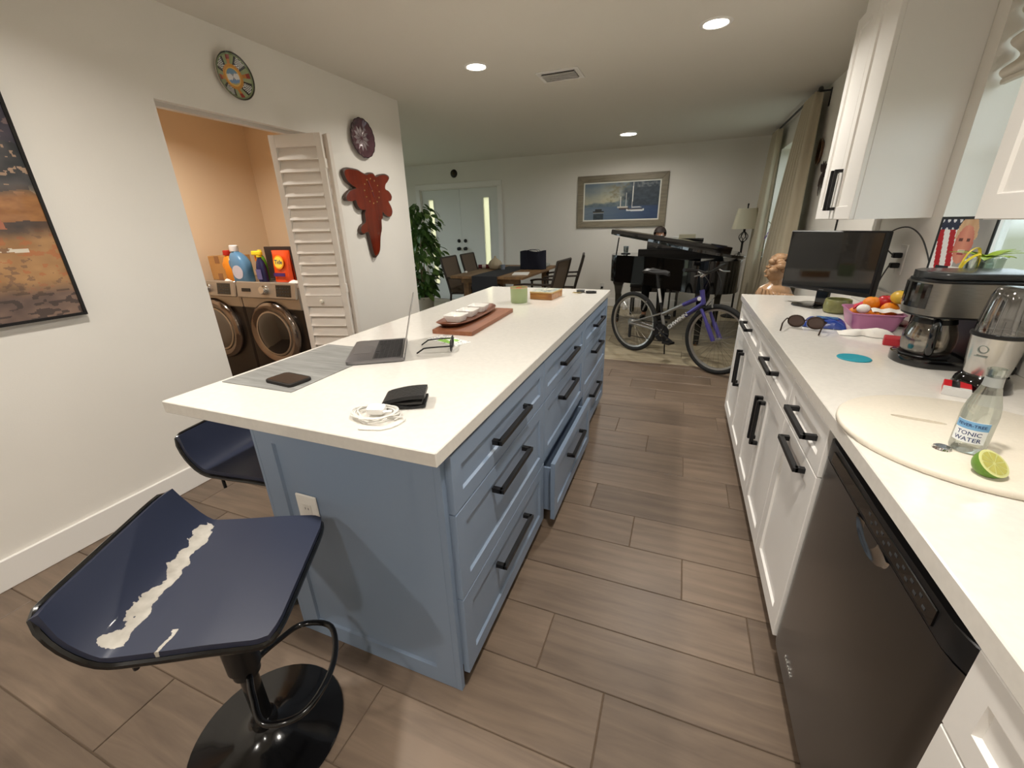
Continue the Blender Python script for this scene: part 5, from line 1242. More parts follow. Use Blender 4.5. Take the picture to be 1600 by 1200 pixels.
# dining chairs
FRM = mat('dark_brown_frame', (54, 45, 38), .45); SLG = mat('taupe_sling_mesh', (112, 98, 84), .8, bump=.3, bscale=400)
def dchair(at, rz, label):
    t = thing('dining_chair', label, 'chair', at, rz, 'sling dining chairs'); W = PM[t]
    for s in (-1, 1):
        y = s*.27
        new('back_post', tube(nb(), smoothpath([(-.20, y, .40), (-.23, y, .55), (-.30, y, .80), (-.335, y, .95)], 4), .018, 8, M=W), FRM, t, True)
        new('leg', tube(nb(), [(-.20, y, .42), (-.25, y, 0)], .018, 8, M=W), FRM, t, True); new('leg', tube(nb(), [(.24, y, .64), (.24, y, .42), (.26, y, 0)], .018, 8, M=W), FRM, t, True)
        new('armrest', tube(nb(), smoothpath([(-.255, y, .66), (-.10, y, .655), (.14, y, .655), (.26, y, .635)], 4), .024, 8, M=W, flat=.6), FRM, t, True)
        new('seat_rail', tube(nb(), [(-.21, y*.97, .42), (.25, y*.97, .435)], .013, 8, M=W), FRM, t, True)
    for p in ((-.335, .95), (.25, .43)): new('cross_rail', tube(nb(), [(p[0], -.27, p[1]), (p[0], .27, p[1])], .013, 8, M=W), FRM, t, True)
    def sl(s, q):
        pr = [(.25, .437), (.0, .415), (-.17, .412), (-.215, .47), (-.30, .80), (-.328, .94)]; k = s*5; i = min(4, int(k)); f = k-i
        return W @ V(pr[i][0]+(pr[i+1][0]-pr[i][0])*f, -.255+.51*q, pr[i][1]+(pr[i+1][1]-pr[i][1])*f)
    new('backrest', grid(nb(), lambda s, q: sl(.6+.4*s, q), 8, 4), SLG, t, True); new('seat', grid(nb(), lambda s, q: sl(.6*s, q), 9, 4), SLG, t, True)
dchair((-3.10, 6.03, 0), .06, 'brown sling dining chair nearest the leafy plant')
dchair((-3.12, 6.72, 0), .06, 'brown sling dining chair in front of the bright door glass')
dchair((-1.76, 5.56, 0), PI-.06, 'brown sling dining chair turned with its back to the keys on the island')
dchair((-1.72, 6.52, 0), PI+.21, 'brown sling dining chair between the navy bag and the piano')
# on the table
t = thing('tote_bag', 'dark navy tote bag standing on the dining table', 'bag', (-2.11, 6.28, .75), .05); W = PM[t]; NAV = mat('navy_canvas', (22, 24, 40), .85, bump=.15, bscale=200)
def bagf(side): return lambda s, q: W @ V(-.205+.41*s, side*(.075*(1-.35*q)+.012*math.sin(s*9+q*3))*(1-abs(2*s-1)**8*.9), .004+(.262+.012*math.sin(s*8))*q)
bm = grid(nb(), bagf(-1), 20, 10); grid(bm, bagf(1), 20, 10); grid(bm, lambda s, q: W @ V(-.205+.41*s, (-.075+.15*q)*(1-abs(2*s-1)**8*.9), .003), 20, 2); new('bag_body', bm, NAV, t, True)
for s in (-1, 1): new('strap', tube(nb(), smoothpath([(-.09, s*.055, .16), (-.09, s*.06, .27), (0, s*.075, .285), (.09, s*.06, .27), (.09, s*.055, .16)], 5), .008, 6, M=W, flat=.4), NAV, t, True)
t = thing('gourd_vase', 'round beige ribbed gourd vase on the table runner', 'vase', (-2.71, 6.20, .75)); W = PM[t]
bm = nb(); n = 40; R_ = []
for r, z in ((.03, 0), (.075, .012), (.105, .055), (.105, .09), (.08, .13), (.04, .155), (.018, .175), (.014, .20), (.004, .205)): R_.append([vadd(bm, (r*(1+.05*math.cos(10*2*PI*i/n))*math.cos(2*PI*i/n), r*(1+.05*math.cos(10*2*PI*i/n))*math.sin(2*PI*i/n), z), W) for i in range(n)])
for A_, B_ in zip(R_[:-1], R_[1:]):
    for i in range(n): bm.faces.new((A_[i], A_[(i+1) % n], B_[(i+1) % n], B_[i]))
bm.faces.new(R_[0][::-1]); bm.faces.new(R_[-1]); new('gourd', bm, mat('beige_ceramic', (186, 172, 146), .5), t, True)
t = thing('striped_cracker_roll', 'dark red and white striped roll lying on the dining table', 'roll', (-2.90, 6.32, .75), .5); W = PM[t]
for k in range(5): new('roll_band', cyl(nb(), (-.15+k*.06, 0, .032), (-.09+k*.06, 0, .032), .032, n=14, M=W), mat('dark_red_paper', (96, 26, 36), .5) if k % 2 == 0 else mat('white_paper_band', (214, 206, 200), .6), t, True)
bm = box(nb(), (-2.30, 6.42, .752), (-1.98, 6.78, .80), bev=.012); solo('storage_tray', bm, mat('grey_clear_plastic', (150, 154, 150), .3), 'pale grey plastic box behind the navy bag on the dining table', 'box')
t = thing('small_cup', 'small pale blue cup beside the gourd vase', 'cup', (-2.56, 6.15, .7556)); W = PM[t]
new('cup_body', lathe(nb(), [(0, 0), (.03, 0), (.038, .07), (.034, .07), (.028, .008), (0, .006)], 20, W), mat('pale_blue_ceramic', (134, 142, 156), .4), t, True)
solo('paper_stack', box(nb(), (-.11, -.15, 0), (.11, .15, .012), loc(-2.07, 5.62, .75, .25), .001), mat('paper'), 'white papers with a pen at the corner of the dining table', 'papers')
bm = ball(nb(), (-3.0+.07, 5.62, .768), .018, (1.3, 1, .9), 10); solo('seashell', bm, WHITEC, 'small white shell at the table corner by the leafy plant', 'ornament', smooth=True)

# grand piano, tail towards the kitchen
t = thing('grand_piano', 'glossy black baby grand piano with its lid propped open', 'piano', (-.14, 5.9, 0))
PX0, PX1, PYK = -.90, .635, 6.62; ZB_, ZT_ = .64, .985
curve = smoothpath([(PX0, 6.12, 0), (PX0+.05, 5.93, 0), (-.62, 5.78, 0), (-.35, 5.62, 0), (-.10, 5.32, 0), (.12, 5.08, 0), (.36, 5.02, 0), (.56, 5.10, 0), (PX1, 5.30, 0)], 6)
outl = [(PX1, PYK-.22), (PX0, PYK-.22)]+[(p.x, p.y) for p in curve]
rim = new('case_rim', prism(nb(), outl, ZB_, ZT_, bev=.004), BLACKG, t, True, angle=30)
bm = box(nb(), (PX0, PYK-.22, ZB_), (PX0+.05, PYK, .86), bev=.01); box(bm, (PX1-.05, PYK-.22, ZB_), (PX1, PYK, .86), bev=.01); new('key_cheeks', bm, BLACKG, t)
new('key_bed', box(nb(), (PX0+.05, PYK-.22, ZB_), (PX1-.05, PYK, .70)), BLACKG, t)
kw = (PX1-PX0-.14)/52; kb = box(nb(), (-kw/2+.0006, -.07, 0), (kw/2-.0006, .07, .02)); bmesh.ops.recalc_face_normals(kb, faces=kb.faces); km = bpy.data.meshes.new('white_key'); kb.to_mesh(km); kb.free(); km.materials.append(mat('ivory_key', (236, 232, 220), .2))
for k in range(52): piece('white_key', km, loc(PX0+.07+(k+.5)*kw, PYK-.085, .7002), t)
kb = box(nb(), (-.005, -.045, 0), (.005, .045, .012)); bmesh.ops.recalc_face_normals(kb, faces=kb.faces); km = bpy.data.meshes.new('black_key'); kb.to_mesh(km); kb.free(); km.materials.append(BLACKG)
for k in range(51):
    if k % 7 in (1, 4): continue
    piece('black_key', km, loc(PX0+.07+(k+1)*kw, PYK-.115, .7205), t)
# lid hinged along the straight right side, raised on the left
LA = math.radians(9.2); Ml = Matrix.Translation((PX1+.012, 0, ZT_+.012)) @ Matrix.Rotation(LA, 4, 'Y') @ Matrix.Translation((-PX1-.012, 0, 0))
lo = [(PX1+.012, PYK-.62), (PX0-.03, PYK-.62)]+[(p.x-(.025 if p.x < .3 else -.012), p.y-.02) for p in curve]
ld = new('lid', prism(nb(), lo, 0, .028, Ml, .003), BLACKG, t, True, angle=30)
new('lid_front_flap', box(nb(), (PX0+.02, PYK-.98, .0285), (PX1-.10, PYK-.62, .075), Ml, .003), BLACKG, t)
new('lid_hinge', box(nb(), (.30, PYK-.97, .0755), (PX1-.16, PYK-.9, .082), Ml), BLACKP, ld)
new('prop_stick', tube(nb(), [(PX0+.07, 6.04, ZT_), (PX0+.095, 6.03, 1.205)], .009, 8), BLACKG, t, True)
new('music_desk', box(nb(), (-.45, 6.22, ZT_), (.25, 6.235, 1.175), bev=.003), BLACKG, t)
new('inner_block', box(nb(), (-.55, 6.10, ZT_-.002), (.5, 6.2, ZT_+.06)), BLACKP, t)
for x, y in ((-.80, 6.30), (.52, 6.30), (.27, 5.24)):
    bm = nb(); R_ = []
    for z, h in ((.02, .028), (.06, .030), (.42, .040), (.54, .058), (.58, .075), (ZB_, .078)): R_.append([bm.verts.new((x+a*h, y+b*h, z)) for a, b in ((-1, -1), (1, -1), (1, 1), (-1, 1))])
    for A_, B_ in zip(R_[:-1], R_[1:]):
        for i in range(4): bm.faces.new((A_[i], A_[(i+1) % 4], B_[(i+1) % 4], B_[i]))
    bm.faces.new(R_[0][::-1]); bm.faces.new(R_[-1]); lg = new('leg', bm, BLACKG, t)
    new('brass_caster', lathe(nb(), [(0, 0), (.018, 0), (.022, .006), (.022, .03), (.03, .034), (.03, .045), (0, .045)], 16, loc(x, y, 0)), mat('dull_brass', (142, 104, 66), .35, metal=.8), lg, True)
bm = nb(); box(bm, (-.24, 6.33, .10), (-.215, 6.37, ZB_)); box(bm, (-.105, 6.33, .10), (-.08, 6.37, ZB_)); box(bm, (-.27, 6.32, .07), (-.05, 6.40, .12), bev=.006); ly = new('pedal_lyre', bm, BLACKG, t)
for k in range(3): new('pedal', box(nb(), (-.21+k*.045, 6.39, .055), (-.19+k*.045, 6.47, .065), bev=.003), mat('dull_brass'), ly)
t = thing('sheet_music', 'cream sheet music book resting against the piano music desk', 'sheet music', (.03, 6.25, .99))
new('pages', box(nb(), (-.055, 6.236, ZT_+.001), (.15, 6.252, 1.225), bev=.002), mat('cream_paper', (206, 196, 168), .7), t); new('pages', box(nb(), (-.28, 6.236, ZT_+.001), (-.06, 6.248, 1.20), bev=.002), mat('paper'), t)
t = thing('drinking_glass', 'clear tumbler on a black coaster on the piano under the raised lid', 'glass', (-.72, 6.17, ZT_)); W = PM[t]
new('saucer', lathe(nb(), [(0, 0), (.06, 0), (.065, .006), (.06, .010), (0, .010)], 24, W), BLACKP, t, True)
new('tumbler', lathe(nb(), [(0, .012), (.030, .012), (.036, .10), (.033, .10), (.028, .018), (0, .018)], 24, W), thin_glass('tumbler_glass', (215, 222, 222), .6), t, True)
# bench and pianist
t = thing('piano_bench', 'black padded piano bench behind the piano', 'bench', (-.33, 7.0, 0)); new('cushion', box(nb(), (-.70, 6.84, .43), (.04, 7.18, .49), bev=.015, seg=2), mat('black_leather'), t, True)
new('bench_frame', box(nb(), (-.69, 6.85, .37), (.03, 7.17, .43)), BLACKG, t)
for x in (-.68, -.02):
    for y in (6.86, 7.12): new('leg', box(nb(), (x, y, 0), (x+.04, y+.04, .37)), BLACKG, t)
t = thing('person', 'person with short dark hair sitting at the piano behind its lid', 'person', (-.33, 6.98, 0))
SKIN = mat('skin', (196, 142, 112), .5); HAIR = mat('dark_brown_hair', (40, 28, 22), .55, bump=.4, bscale=90, stretch=(1, 1, 5)); SHIRT = mat('charcoal_shirt', (40, 42, 48), .85); TROU = mat('black_trousers', (24, 24, 28), .85)
px, py = -.33, 6.98
def V3(x, y, z): return (px+x, py+y, z-(.035*min(1, max(0, (z-.6)/.4))))
vs_, ed = [], []
def chain(pts, start=None):
    i0 = start; ids = []
    for co, r in pts:
        vs_.append((co, r)); k = len(vs_)-1; ids.append(k)
        if i0 is not None: ed.append((i0, k))
        i0 = k
    return ids
sp_ = chain([(V3(0, 0, .56), (.15, .11)), (V3(0, -.01, .70), (.13, .10)), (V3(0, -.03, .86), (.15, .11)), (V3(0, -.04, .99), (.12, .09)), (V3(0, -.05, 1.07), .052), (V3(0, -.075, 1.125), .055), (V3(0, -.09, 1.18), (.068, .082)), (V3(0, -.085, 1.245), (.074, .088)), (V3(0, -.08, 1.30), .055)])
for s in (-1, 1):
    ar_ = chain([(V3(s*.17, -.04, .985), .055), (V3(s*.23, -.10, .80), .045), (V3(s*.22, -.26, .765), .036), (V3(s*.19, -.36, .77), .026), (V3(s*.185, -.41, .772), (.036, .016))], sp_[3])
    for f in range(4): chain([(V3(s*(.158+.018*f), -.445, .773), .0085), (V3(s*(.156+.019*f), -.470-.006*(f in (1, 2)), .765), .008), (V3(s*(.155+.0195*f), -.488-.006*(f in (1, 2)), .747), .007)], ar_[-1])
    chain([(V3(s*.155, -.405, .765), .0095), (V3(s*.142, -.425, .756), .0085), (V3(s*.138, -.445, .748), .0075)], ar_[-1])
    chain([(V3(s*.10, -.05, .555), .085), (V3(s*.11, -.28, .56), .068), (V3(s*.11, -.43, .53), .056), (V3(s*.11, -.42, .34), .050), (V3(s*.11, -.37, .12), .036), (V3(s*.11, -.38, .055), .036), (V3(s*.115, -.46, .035), (.036, .024)), (V3(s*.12, -.53, .028), (.032, .018))], sp_[0])
body = skin_mesh('body', vs_, ed, 0, SKIN, t, 2)
def sub(idx_pts, nm, m, grow): 
    pass
vs_, ed = [], []
a_ = chain([(V3(0, 0, .54), (.165, .125)), (V3(0, -.01, .70), (.148, .116)), (V3(0, -.03, .86), (.166, .126)), (V3(0, -.04, .985), (.135, .105)), (V3(0, -.048, 1.045), .064)])
for s in (-1, 1): chain([(V3(s*.175, -.04, .985), .067), (V3(s*.232, -.10, .80), .056), (V3(s*.22, -.26, .765), .046), (V3(s*.196, -.335, .77), .036)], a_[3])
skin_mesh('shirt', vs_, ed, 0, SHIRT, t, 2)
vs_, ed = [], []
a_ = chain([(V3(0, 0, .60), (.158, .118)), (V3(0, 0, .55), (.168, .124))])
for s in (-1, 1): chain([(V3(s*.10, -.05, .557), .094), (V3(s*.11, -.28, .563), .078), (V3(s*.11, -.435, .535), .066), (V3(s*.11, -.42, .34), .060), (V3(s*.11, -.372, .10), .052)], a_[1])
skin_mesh('trousers', vs_, ed, 0, TROU, t, 2)
for s in (-1, 1):
    bm = nb(); ball(bm, V3(s*.117, -.455, .04), .05, (.95, 2.1, .8), 16)
    for v in bm.verts: v.co.z = max(v.co.z, .002)
    new('shoe', bm, BLACKP, t, True)
hd_c = V(*V3(0, -.083, 1.245)); bm = nb(); bmesh.ops.create_uvsphere(bm, u_segments=28, v_segments=18, radius=1, matrix=Matrix.Translation(hd_c+V(0, .012, .012)) @ Matrix.Diagonal((.092, .107, .103, 1)))
dele = [v for v in bm.verts if (v.co.y < hd_c.y-.045 and v.co.z < hd_c.z+.015) or v.co.z < hd_c.z-.05]; bmesh.ops.delete(bm, geom=dele, context='VERTS'); new('hair', bm, HAIR, t, True)
for s in (-1, 1):
    new('ear', ball(nb(), (hd_c.x+s*.078, hd_c.y+.012, hd_c.z-.02), .022, (.45, .8, 1.3), 10), SKIN, t, True)
    ey = new('eye', ball(nb(), (hd_c.x+s*.031, hd_c.y-.082, hd_c.z-.012), .011, n=10), mat('eye_white', (230, 228, 222), .3), t, True); new('iris', ball(nb(), (hd_c.x+s*.031, hd_c.y-.0905, hd_c.z-.013), .0045, n=8), mat('iris_brown', (50, 34, 24), .3), ey, True)
new('nose', tube(nb(), [(hd_c.x, hd_c.y-.085, hd_c.z+.0), (hd_c.x, hd_c.y-.108, hd_c.z-.035), (hd_c.x, hd_c.y-.085, hd_c.z-.042)], [.007, .013, .008], 8), SKIN, t, True)
new('mouth', tube(nb(), smoothpath([(hd_c.x-.024, hd_c.y-.080, hd_c.z-.066), (hd_c.x, hd_c.y-.090, hd_c.z-.069), (hd_c.x+.024, hd_c.y-.080, hd_c.z-.066)], 4), .0055, 6), mat('lips', (170, 96, 86), .5), t, True)
# sneakers by the back wall
for k, (x, l) in enumerate(((-.81, 'white sneaker against the baseboard below the wall outlet side'), (-.70, 'white sneaker against the baseboard on the bench side'))):
    t = thing('sneaker', l, 'shoe', (x, 7.38, 0), 0, 'pair of white sneakers'); W = PM[t]; bm = nb(); R_ = []
    for y, w, h0, h in ((-.14, .012, .012, .03), (-.12, .034, .012, .048), (-.06, .043, .012, .07), (0, .038, .012, .095), (.06, .034, .012, .11), (.115, .034, .012, .105), (.132, .02, .014, .10)): R_.append([vadd(bm, p, W) for p in ((-w, y, h0), (w, y, h0), (w*1.02, y, h*.55), (w*.6, y, h), (-w*.6, y, h), (-w*1.02, y, h*.55))])
    for A_, B_ in zip(R_[:-1], R_[1:]):
        for i in range(6): bm.faces.new((A_[i], A_[(i+1) % 6], B_[(i+1) % 6], B_[i]))
    bm.faces.new(R_[0]); bm.faces.new(R_[-1][::-1]); new('upper', bm, mat('off_white_canvas', (196, 192, 184), .7), t, True, angle=60)
    new('sole', prism(nb(), [(-.012, -.15), (.012, -.15), (.04, -.11), (.047, -.05), (.038, .03), (.038, .12), (.02, .14), (-.02, .14), (-.038, .12), (-.038, .03), (-.047, -.05), (-.04, -.11)], 0, .022, W, .004), mat('white_rubber', (226, 224, 218), .6), t)
    for q in range(4): new('lace', tube(nb(), [(-.018, -.055+.022*q, .068+.009*q), (.018, -.05+.022*q, .068+.009*q)], .003, 5, M=W), WHITEC, t)

# bicycle
t = thing('bicycle', 'purple and silver mountain bicycle parked in front of the piano', 'bicycle', (-.427, 4.836, 0), math.atan2(-.602, .828)); W = PM[t]
TYRE = mat('black_tyre', (20, 20, 20), .7, bump=.5, bscale=70); PURP = mat('purple_metallic', (72, 66, 140), .3, metal=.35, coat=.5); SILV = mat('silver_frame', (150, 150, 148), .3, metal=.7); RIMM = mat('alloy_rim', (172, 170, 165), .3, metal=.8)
WR = .335; WB = 1.02
def wheel(x, nm):
    C_ = W @ loc(x, 0, WR+.003)
    tb = nb(); n = 56; R_ = []
    for i in range(n):
        a = 2*PI*i/n; ring = []
        for k in range(10): b = 2*PI*k/10; rr_ = WR-.024+.024*math.cos(b); ring.append(vadd(tb, (rr_*math.cos(a), .023*math.sin(b), rr_*math.sin(a)), C_))
        R_.append(ring)
    for i in range(n):
        for k in range(10): tb.faces.new((R_[i][k], R_[i][(k+1) % 10], R_[(i+1) % n][(k+1) % 10], R_[(i+1) % n][k]))
    ty = new('tyre', tb, TYRE, t, True)
    bm = nb(); R_ = []
    for i in range(n):
        a = 2*PI*i/n; R_.append([vadd(bm, (r*math.cos(a), y, r*math.sin(a)), C_) for r, y in ((WR-.044, -.012), (WR-.044, .012), (WR-.062, .008), (WR-.062, -.008))])
    for i in range(n):
        for k in range(4): bm.faces.new((R_[i][k], R_[i][(k+1) % 4], R_[(i+1) % n][(k+1) % 4], R_[(i+1) % n][k]))
    rm = new('rim', bm, RIMM, t)
    bm = cyl(nb(), (0, -.045, 0), (0, .045, 0), .016, n=12, M=C_); new('hub', bm, SILV, t, True)
    for i in range(28):
        a = 2*PI*i/28; b = a+(.5 if i % 2 else -.5); s = 1 if (i//2) % 2 else -1
        new('spoke', tube(nb(), [(.016*math.cos(b), s*.03, .016*math.sin(b)), ((WR-.06)*math.cos(a), 0, (WR-.06)*math.sin(a))], .0011, 4, M=C_), CHROME, rm)
wheel(0, 'rear'); wheel(WB, 'front')
BBp, ST, HT0, HT1 = V(.435, 0, .30), V(.375, 0, .50), V(.835, 0, .645), V(.80, 0, .78)
def rod(nm, pts, r, m, parent=t, n=12): return new(nm, tube(nb(), pts, r, n, M=W), m, parent, True)
rod('seat_tube', [BBp, ST], .017, SILV)
rod('seat_post', [ST, V(.345, 0, .60)], .014, BLACKM); sp2 = rod('suspension_post', [V(.345, 0, .60), V(.305, 0, .74)], .0135, mat('pale_post', (200, 200, 198), .3, metal=.5)); rod('post_head', [V(.305, 0, .74), V(.268, 0, .89)], .016, BLACKM)
tt = rod('top_tube', [V(.385, 0, .485), V(.62, 0, .615)], .019, SILV); rod('front_top_tube', [V(.62, 0, .615), HT0+V(-.01, 0, .08)], .021, PURP)
dt = rod('down_tube', [BBp+V(.01, 0, .02), V(.66, 0, .515)], .022, SILV); rod('front_down_tube', [V(.66, 0, .515), HT0+V(0, 0, .015)], .024, PURP)
rod('head_tube', [HT0, HT1], .023, PURP)
for s in (-1, 1):
    rod('seat_stay', [ST+V(0, s*.02, -.01), V(.0, s*.055, WR+.0)], .009, SILV); rod('chain_stay', [BBp+V(0, s*.03, 0), V(0, s*.055, WR)], .010, SILV)
    fk = rod('fork_leg', [HT0+V(.02, s*.055, -.03), V(WB, s*.055, WR)], .016, PURP); rod('fork_lower', [V(.935, s*.055, .479), V(WB-.002, s*.055, WR+.003)], .021, PURP, fk)
rod('fork_crown', [HT0+V(.02, -.06, -.03), HT0+V(.02, .06, -.03)], .02, BLACKM)
rod('steerer', [HT1, V(.772, 0, .90)], .013, BLACKM); rod('stem', [V(.772, 0, .90), V(.83, 0, .945)], .015, CHROME)
rod('handlebar', smoothpath([(.80, -.30, .985), (.83, -.16, .97), (.835, -.05, .945), (.835, .05, .945), (.83, .16, .97), (.80, .30, .985)], 5), .0125, BLACKM)
for s in (-1, 1):
    gp = rod('grip', [V(.812, s*.19, .976), V(.80, s*.31, .986)], .0175, BLACKP); rod('brake_lever', smoothpath([(.835, s*.16, .965), (.88, s*.17, .945), (.885, s*.27, .935)], 4), .006, SILV, gp, 6)
bm = nb(); R_ = []
for x, w, z in ((-.13, .085, .0), (-.10, .095, .012), (-.04, .078, .006), (.03, .042, 0), (.10, .026, .0), (.15, .016, -.012)): R_.append([vadd(bm, p, W @ loc(.265, 0, .90)) for p in ((x, -w*.9, z-.014), (x, -w, z+.005), (x, -w*.5, z+.028), (x, 0, z+.022), (x, w*.5, z+.028), (x, w, z+.005), (x, w*.9, z-.014))])
for A_, B_ in zip(R_[:-1], R_[1:]):
    for i in range(6): bm.faces.new((A_[i], A_[i+1], B_[i+1], B_[i]))
    bm.faces.new((A_[6], A_[0], B_[0], B_[6]))
bm.faces.new(R_[0]); bm.faces.new(R_[-1][::-1]); new('saddle', bm, mat('saddle_vinyl', (34, 34, 36), .4), t, True, angle=70)
ck = new('chainring', lathe(nb(), [(.04, -.003), (.092, -.003), (.092, .003), (.04, .003), (.04, -.003)], 32, W @ loc(.435, -.055, .30) @ Matrix.Rotation(PI/2, 4, 'X')), mat('dark_steel', (40, 40, 42), .35, metal=.7), t)
for k in range(5):
    a = 2*PI*k/5; new('crank_spider', tube(nb(), [V(.435, -.055, .30), V(.435+.085*math.cos(a), -.055, .30+.085*math.sin(a))], .007, 6, M=W), BLACKM, ck)
for s, a in ((-1, -.35), (1, PI-.35)):
    e = V(.435+.17*math.cos(a), s*.085, .30+.17*math.sin(a)); c_ = rod('crank_arm', [V(.435, s*.06, .30), e], .010, mat('dark_steel')); new('pedal', box(nb(), (-.045, -.045, -.012), (.045, .045, .012), W @ Matrix.Translation(e+V(0, s*.055, 0)), .004), BLACKP, c_)
new('cassette', lathe(nb(), [(.012, 0), (.052, 0), (.05, .004), (.044, .008), (.036, .014), (.028, .02), (.012, .02), (.012, 0)], 24, W @ loc(0, -.03, WR) @ Matrix.Rotation(PI/2, 4, 'X')), SILV, t)
rod('chain', [V(.435, -.055, .392), V(0, -.045, WR+.05)], .004, mat('dark_steel'), t, 5); rod('chain', [V(.435, -.055, .208), V(.02, -.045, WR-.15)], .004, mat('dark_steel'), t, 5)
new('derailleur', box(nb(), (-.012, -.012, -.17), (.025, .012, -.02), W @ loc(.0, -.055, WR), .008), BLACKM, t)
for x in (0, WB): rod('brake_arm', [V(x-(.06 if x else -.20), -.05, .64 if x else .60), V(x-(.075 if x else -.16), -.05, .72 if x else .50)], .008, SILV, t, 6)
rod('reflector', [V(.80, -.03, .70), V(.80, .03, .70)], .02, mat('white_reflector', (226, 226, 226), .2), t, 10)
rod('kickstand', [V(.40, .05, .28), V(.33, .17, .004)], .008, BLACKM, t, 6)
rod('brake_cable', smoothpath([(.84, -.12, .96), (.93, -.10, .86), (.90, -.04, .70), (.80, -.03, .60)], 5), .003, BLACKP, t, 5)
rod('shift_cable', smoothpath([(.84, .12, .96), (.95, .05, .82), (.86, -.02, .62), (.66, -.026, .53)], 5), .003, BLACKP, t, 5)
d0, d1 = BBp+V(.01, 0, .02), V(.66, 0, .515); dd_ = (d1-d0).normalized(); up_ = V(-dd_.z, 0, dd_.x); mid = d0.lerp(d1, .60)+V(0, -.0235, 0)
Mt_ = W @ Matrix(((dd_.x, up_.x, 0, mid.x), (0, 0, -1, mid.y), (dd_.z, up_.z, 0, mid.z), (0, 0, 0, 1)))
text('SCHWINN', .056, Mt_, mat('white_decal', (232, 232, 230), .4), dt, bold=.0008, squash=1.15)

# floor lamp, orchid, bust
IRON = mat('black_iron', (24, 22, 21), .5)
t = thing('floor_lamp', 'iron floor lamp with a pale drum shade in the corner by the curtain', 'lamp', (.80, 7.08, 0)); W = PM[t]
new('base', lathe(nb(), [(0, 0), (.14, 0), (.145, .01), (.10, .03), (.03, .05), (0, .05)], 28, W), IRON, t, True); new('pole', cyl(nb(), (0, 0, .04), (0, 0, 1.10), .014, n=12, M=W), IRON, t, True)
for k in range(6):
    a = k*PI/3; new('cage_scroll', tube(nb(), smoothpath([(.012*math.cos(a), .012*math.sin(a), 1.08), (.05*math.cos(a+.5), .05*math.sin(a+.5), 1.12), (.055*math.cos(a+1.0), .055*math.sin(a+1.0), 1.17), (.012*math.cos(a+1.5), .012*math.sin(a+1.5), 1.225)], 4), .005, 6, M=W), IRON, t, True)
new('socket', cyl(nb(), (0, 0, 1.22), (0, 0, 1.34), .016, n=12, M=W), IRON, t, True)
bm = nb(); R_ = [[vadd(bm, (p[0], p[1], z), W) for p in rrect(-h, -h, h, h, .03, 4)] for h, z in ((.155, 1.262), (.115, 1.53))]
for i in range(len(R_[0])): bm.faces.new((R_[0][i], R_[0][(i+1) % len(R_[0])], R_[1][(i+1) % len(R_[0])], R_[1][i]))
new('lamp_shade', bm, mat('linen_shade', (206, 200, 176), .9), t, True); new('finial', lathe(nb(), [(0, 1.60), (.012, 1.585), (.008, 1.56), (.01, 1.53), (.003, 1.34)], 12, W), IRON, t, True)
t = thing('orchid', 'purple orchid in a small pot on the living room windowsill', 'plant', (XR+.02, 6.42, W2[2]+.0205)); W = PM[t]
new('pot', lathe(nb(), [(0, 0), (.04, 0), (.052, .10), (.047, .10), (.042, .09), (0, .085)], 20, W), WHITEC, t, True)
new('stem', tube(nb(), smoothpath([(0, 0, .09), (-.02, .01, .25), (-.05, .02, .40), (-.10, .02, .46)], 5), .004, 6, M=W), mat('stem_green'), t, True)
ORC = mat('purple_petal', (120, 66, 150), .5); ORW = mat('lilac_petal', (200, 180, 210), .5)
for k in range(7):
    c_ = V(-.03-.012*k, .02*math.sin(k*2.1), .455-.030*k+.03*math.sin(k))
    fl_ = None
    for q in range(5): 
        M = W @ Matrix.Translation(c_) @ Matrix.Rotation(-PI/2.4, 4, 'Y') @ Matrix.Rotation(q*2*PI/5+k, 4, 'Z') @ Matrix.Rotation(-.3, 4, 'Y'); new('petal', leaf_bm(.034, .013, M, .1), ORC if (q+k) % 3 else ORW, t, True)
for k in range(4): new('leaf', leaf_bm(.16, .026, W @ loc(0, 0, .09) @ Matrix.Rotation(k*1.6, 4, 'Z') @ Matrix.Rotation(-.5, 4, 'Y'), .5), LFM[1], t, True)
t = thing('pedestal', 'plain pale pedestal past the end of the counter carrying the bust', 'pedestal', (.70, 3.72, 0)); new('shaft', box(nb(), (.57, 3.59, .05), (.83, 3.85, .74), bev=.006), mat('pale_stone', (150, 140, 124), .6), t); new('foot_block', box(nb(), (.55, 3.57, 0), (.85, 3.87, .05), bev=.004), mat('pale_stone'), t); new('cap_block', box(nb(), (.55, 3.57, .74), (.85, 3.87, .785), bev=.004), mat('pale_stone'), t)
CLAY = mat('glossy_tan_clay', (180, 142, 106), .22, coat=.6, var=.15, scale=14, bump=.25, bscale=40)
t = thing('bust_sculpture', 'glossy tan sculpted bust with curly hair behind the television', 'sculpture', (.69, 3.72, .7855)); W = PM[t]
new('shoulders', lathe(nb(), [(0, 0), (.09, 0), (.115, .03), (.125, .08), (.10, .125), (.055, .15), (.042, .175)], 28, W @ Matrix.Diagonal((1.0, .75, 1, 1))), CLAY, t, True)
bm = nb(); ball(bm, (-.01, 0, .245), .075, (.92, .86, 1.15), 24, W); cyl(bm, (0, 0, .15), (-.004, 0, .20), .042, n=16, M=W)
hdb = new('head', bm, CLAY, t, True); new('nose', tube(nb(), [(-.072, -.01, .258), (-.084, -.011, .236), (-.070, -.01, .228)], [.007, .010, .007], 8, M=W), CLAY, hdb, True)
new('brow', tube(nb(), [(-.062, -.045, .268), (-.078, -.01, .274), (-.062, .03, .268)], .010, 8, M=W), CLAY, hdb, True); new('lips', tube(nb(), [(-.064, -.03, .205), (-.079, -.01, .206), (-.066, .012, .205)], .008, 8, M=W), CLAY, hdb, True)
rng = random.Random(11)
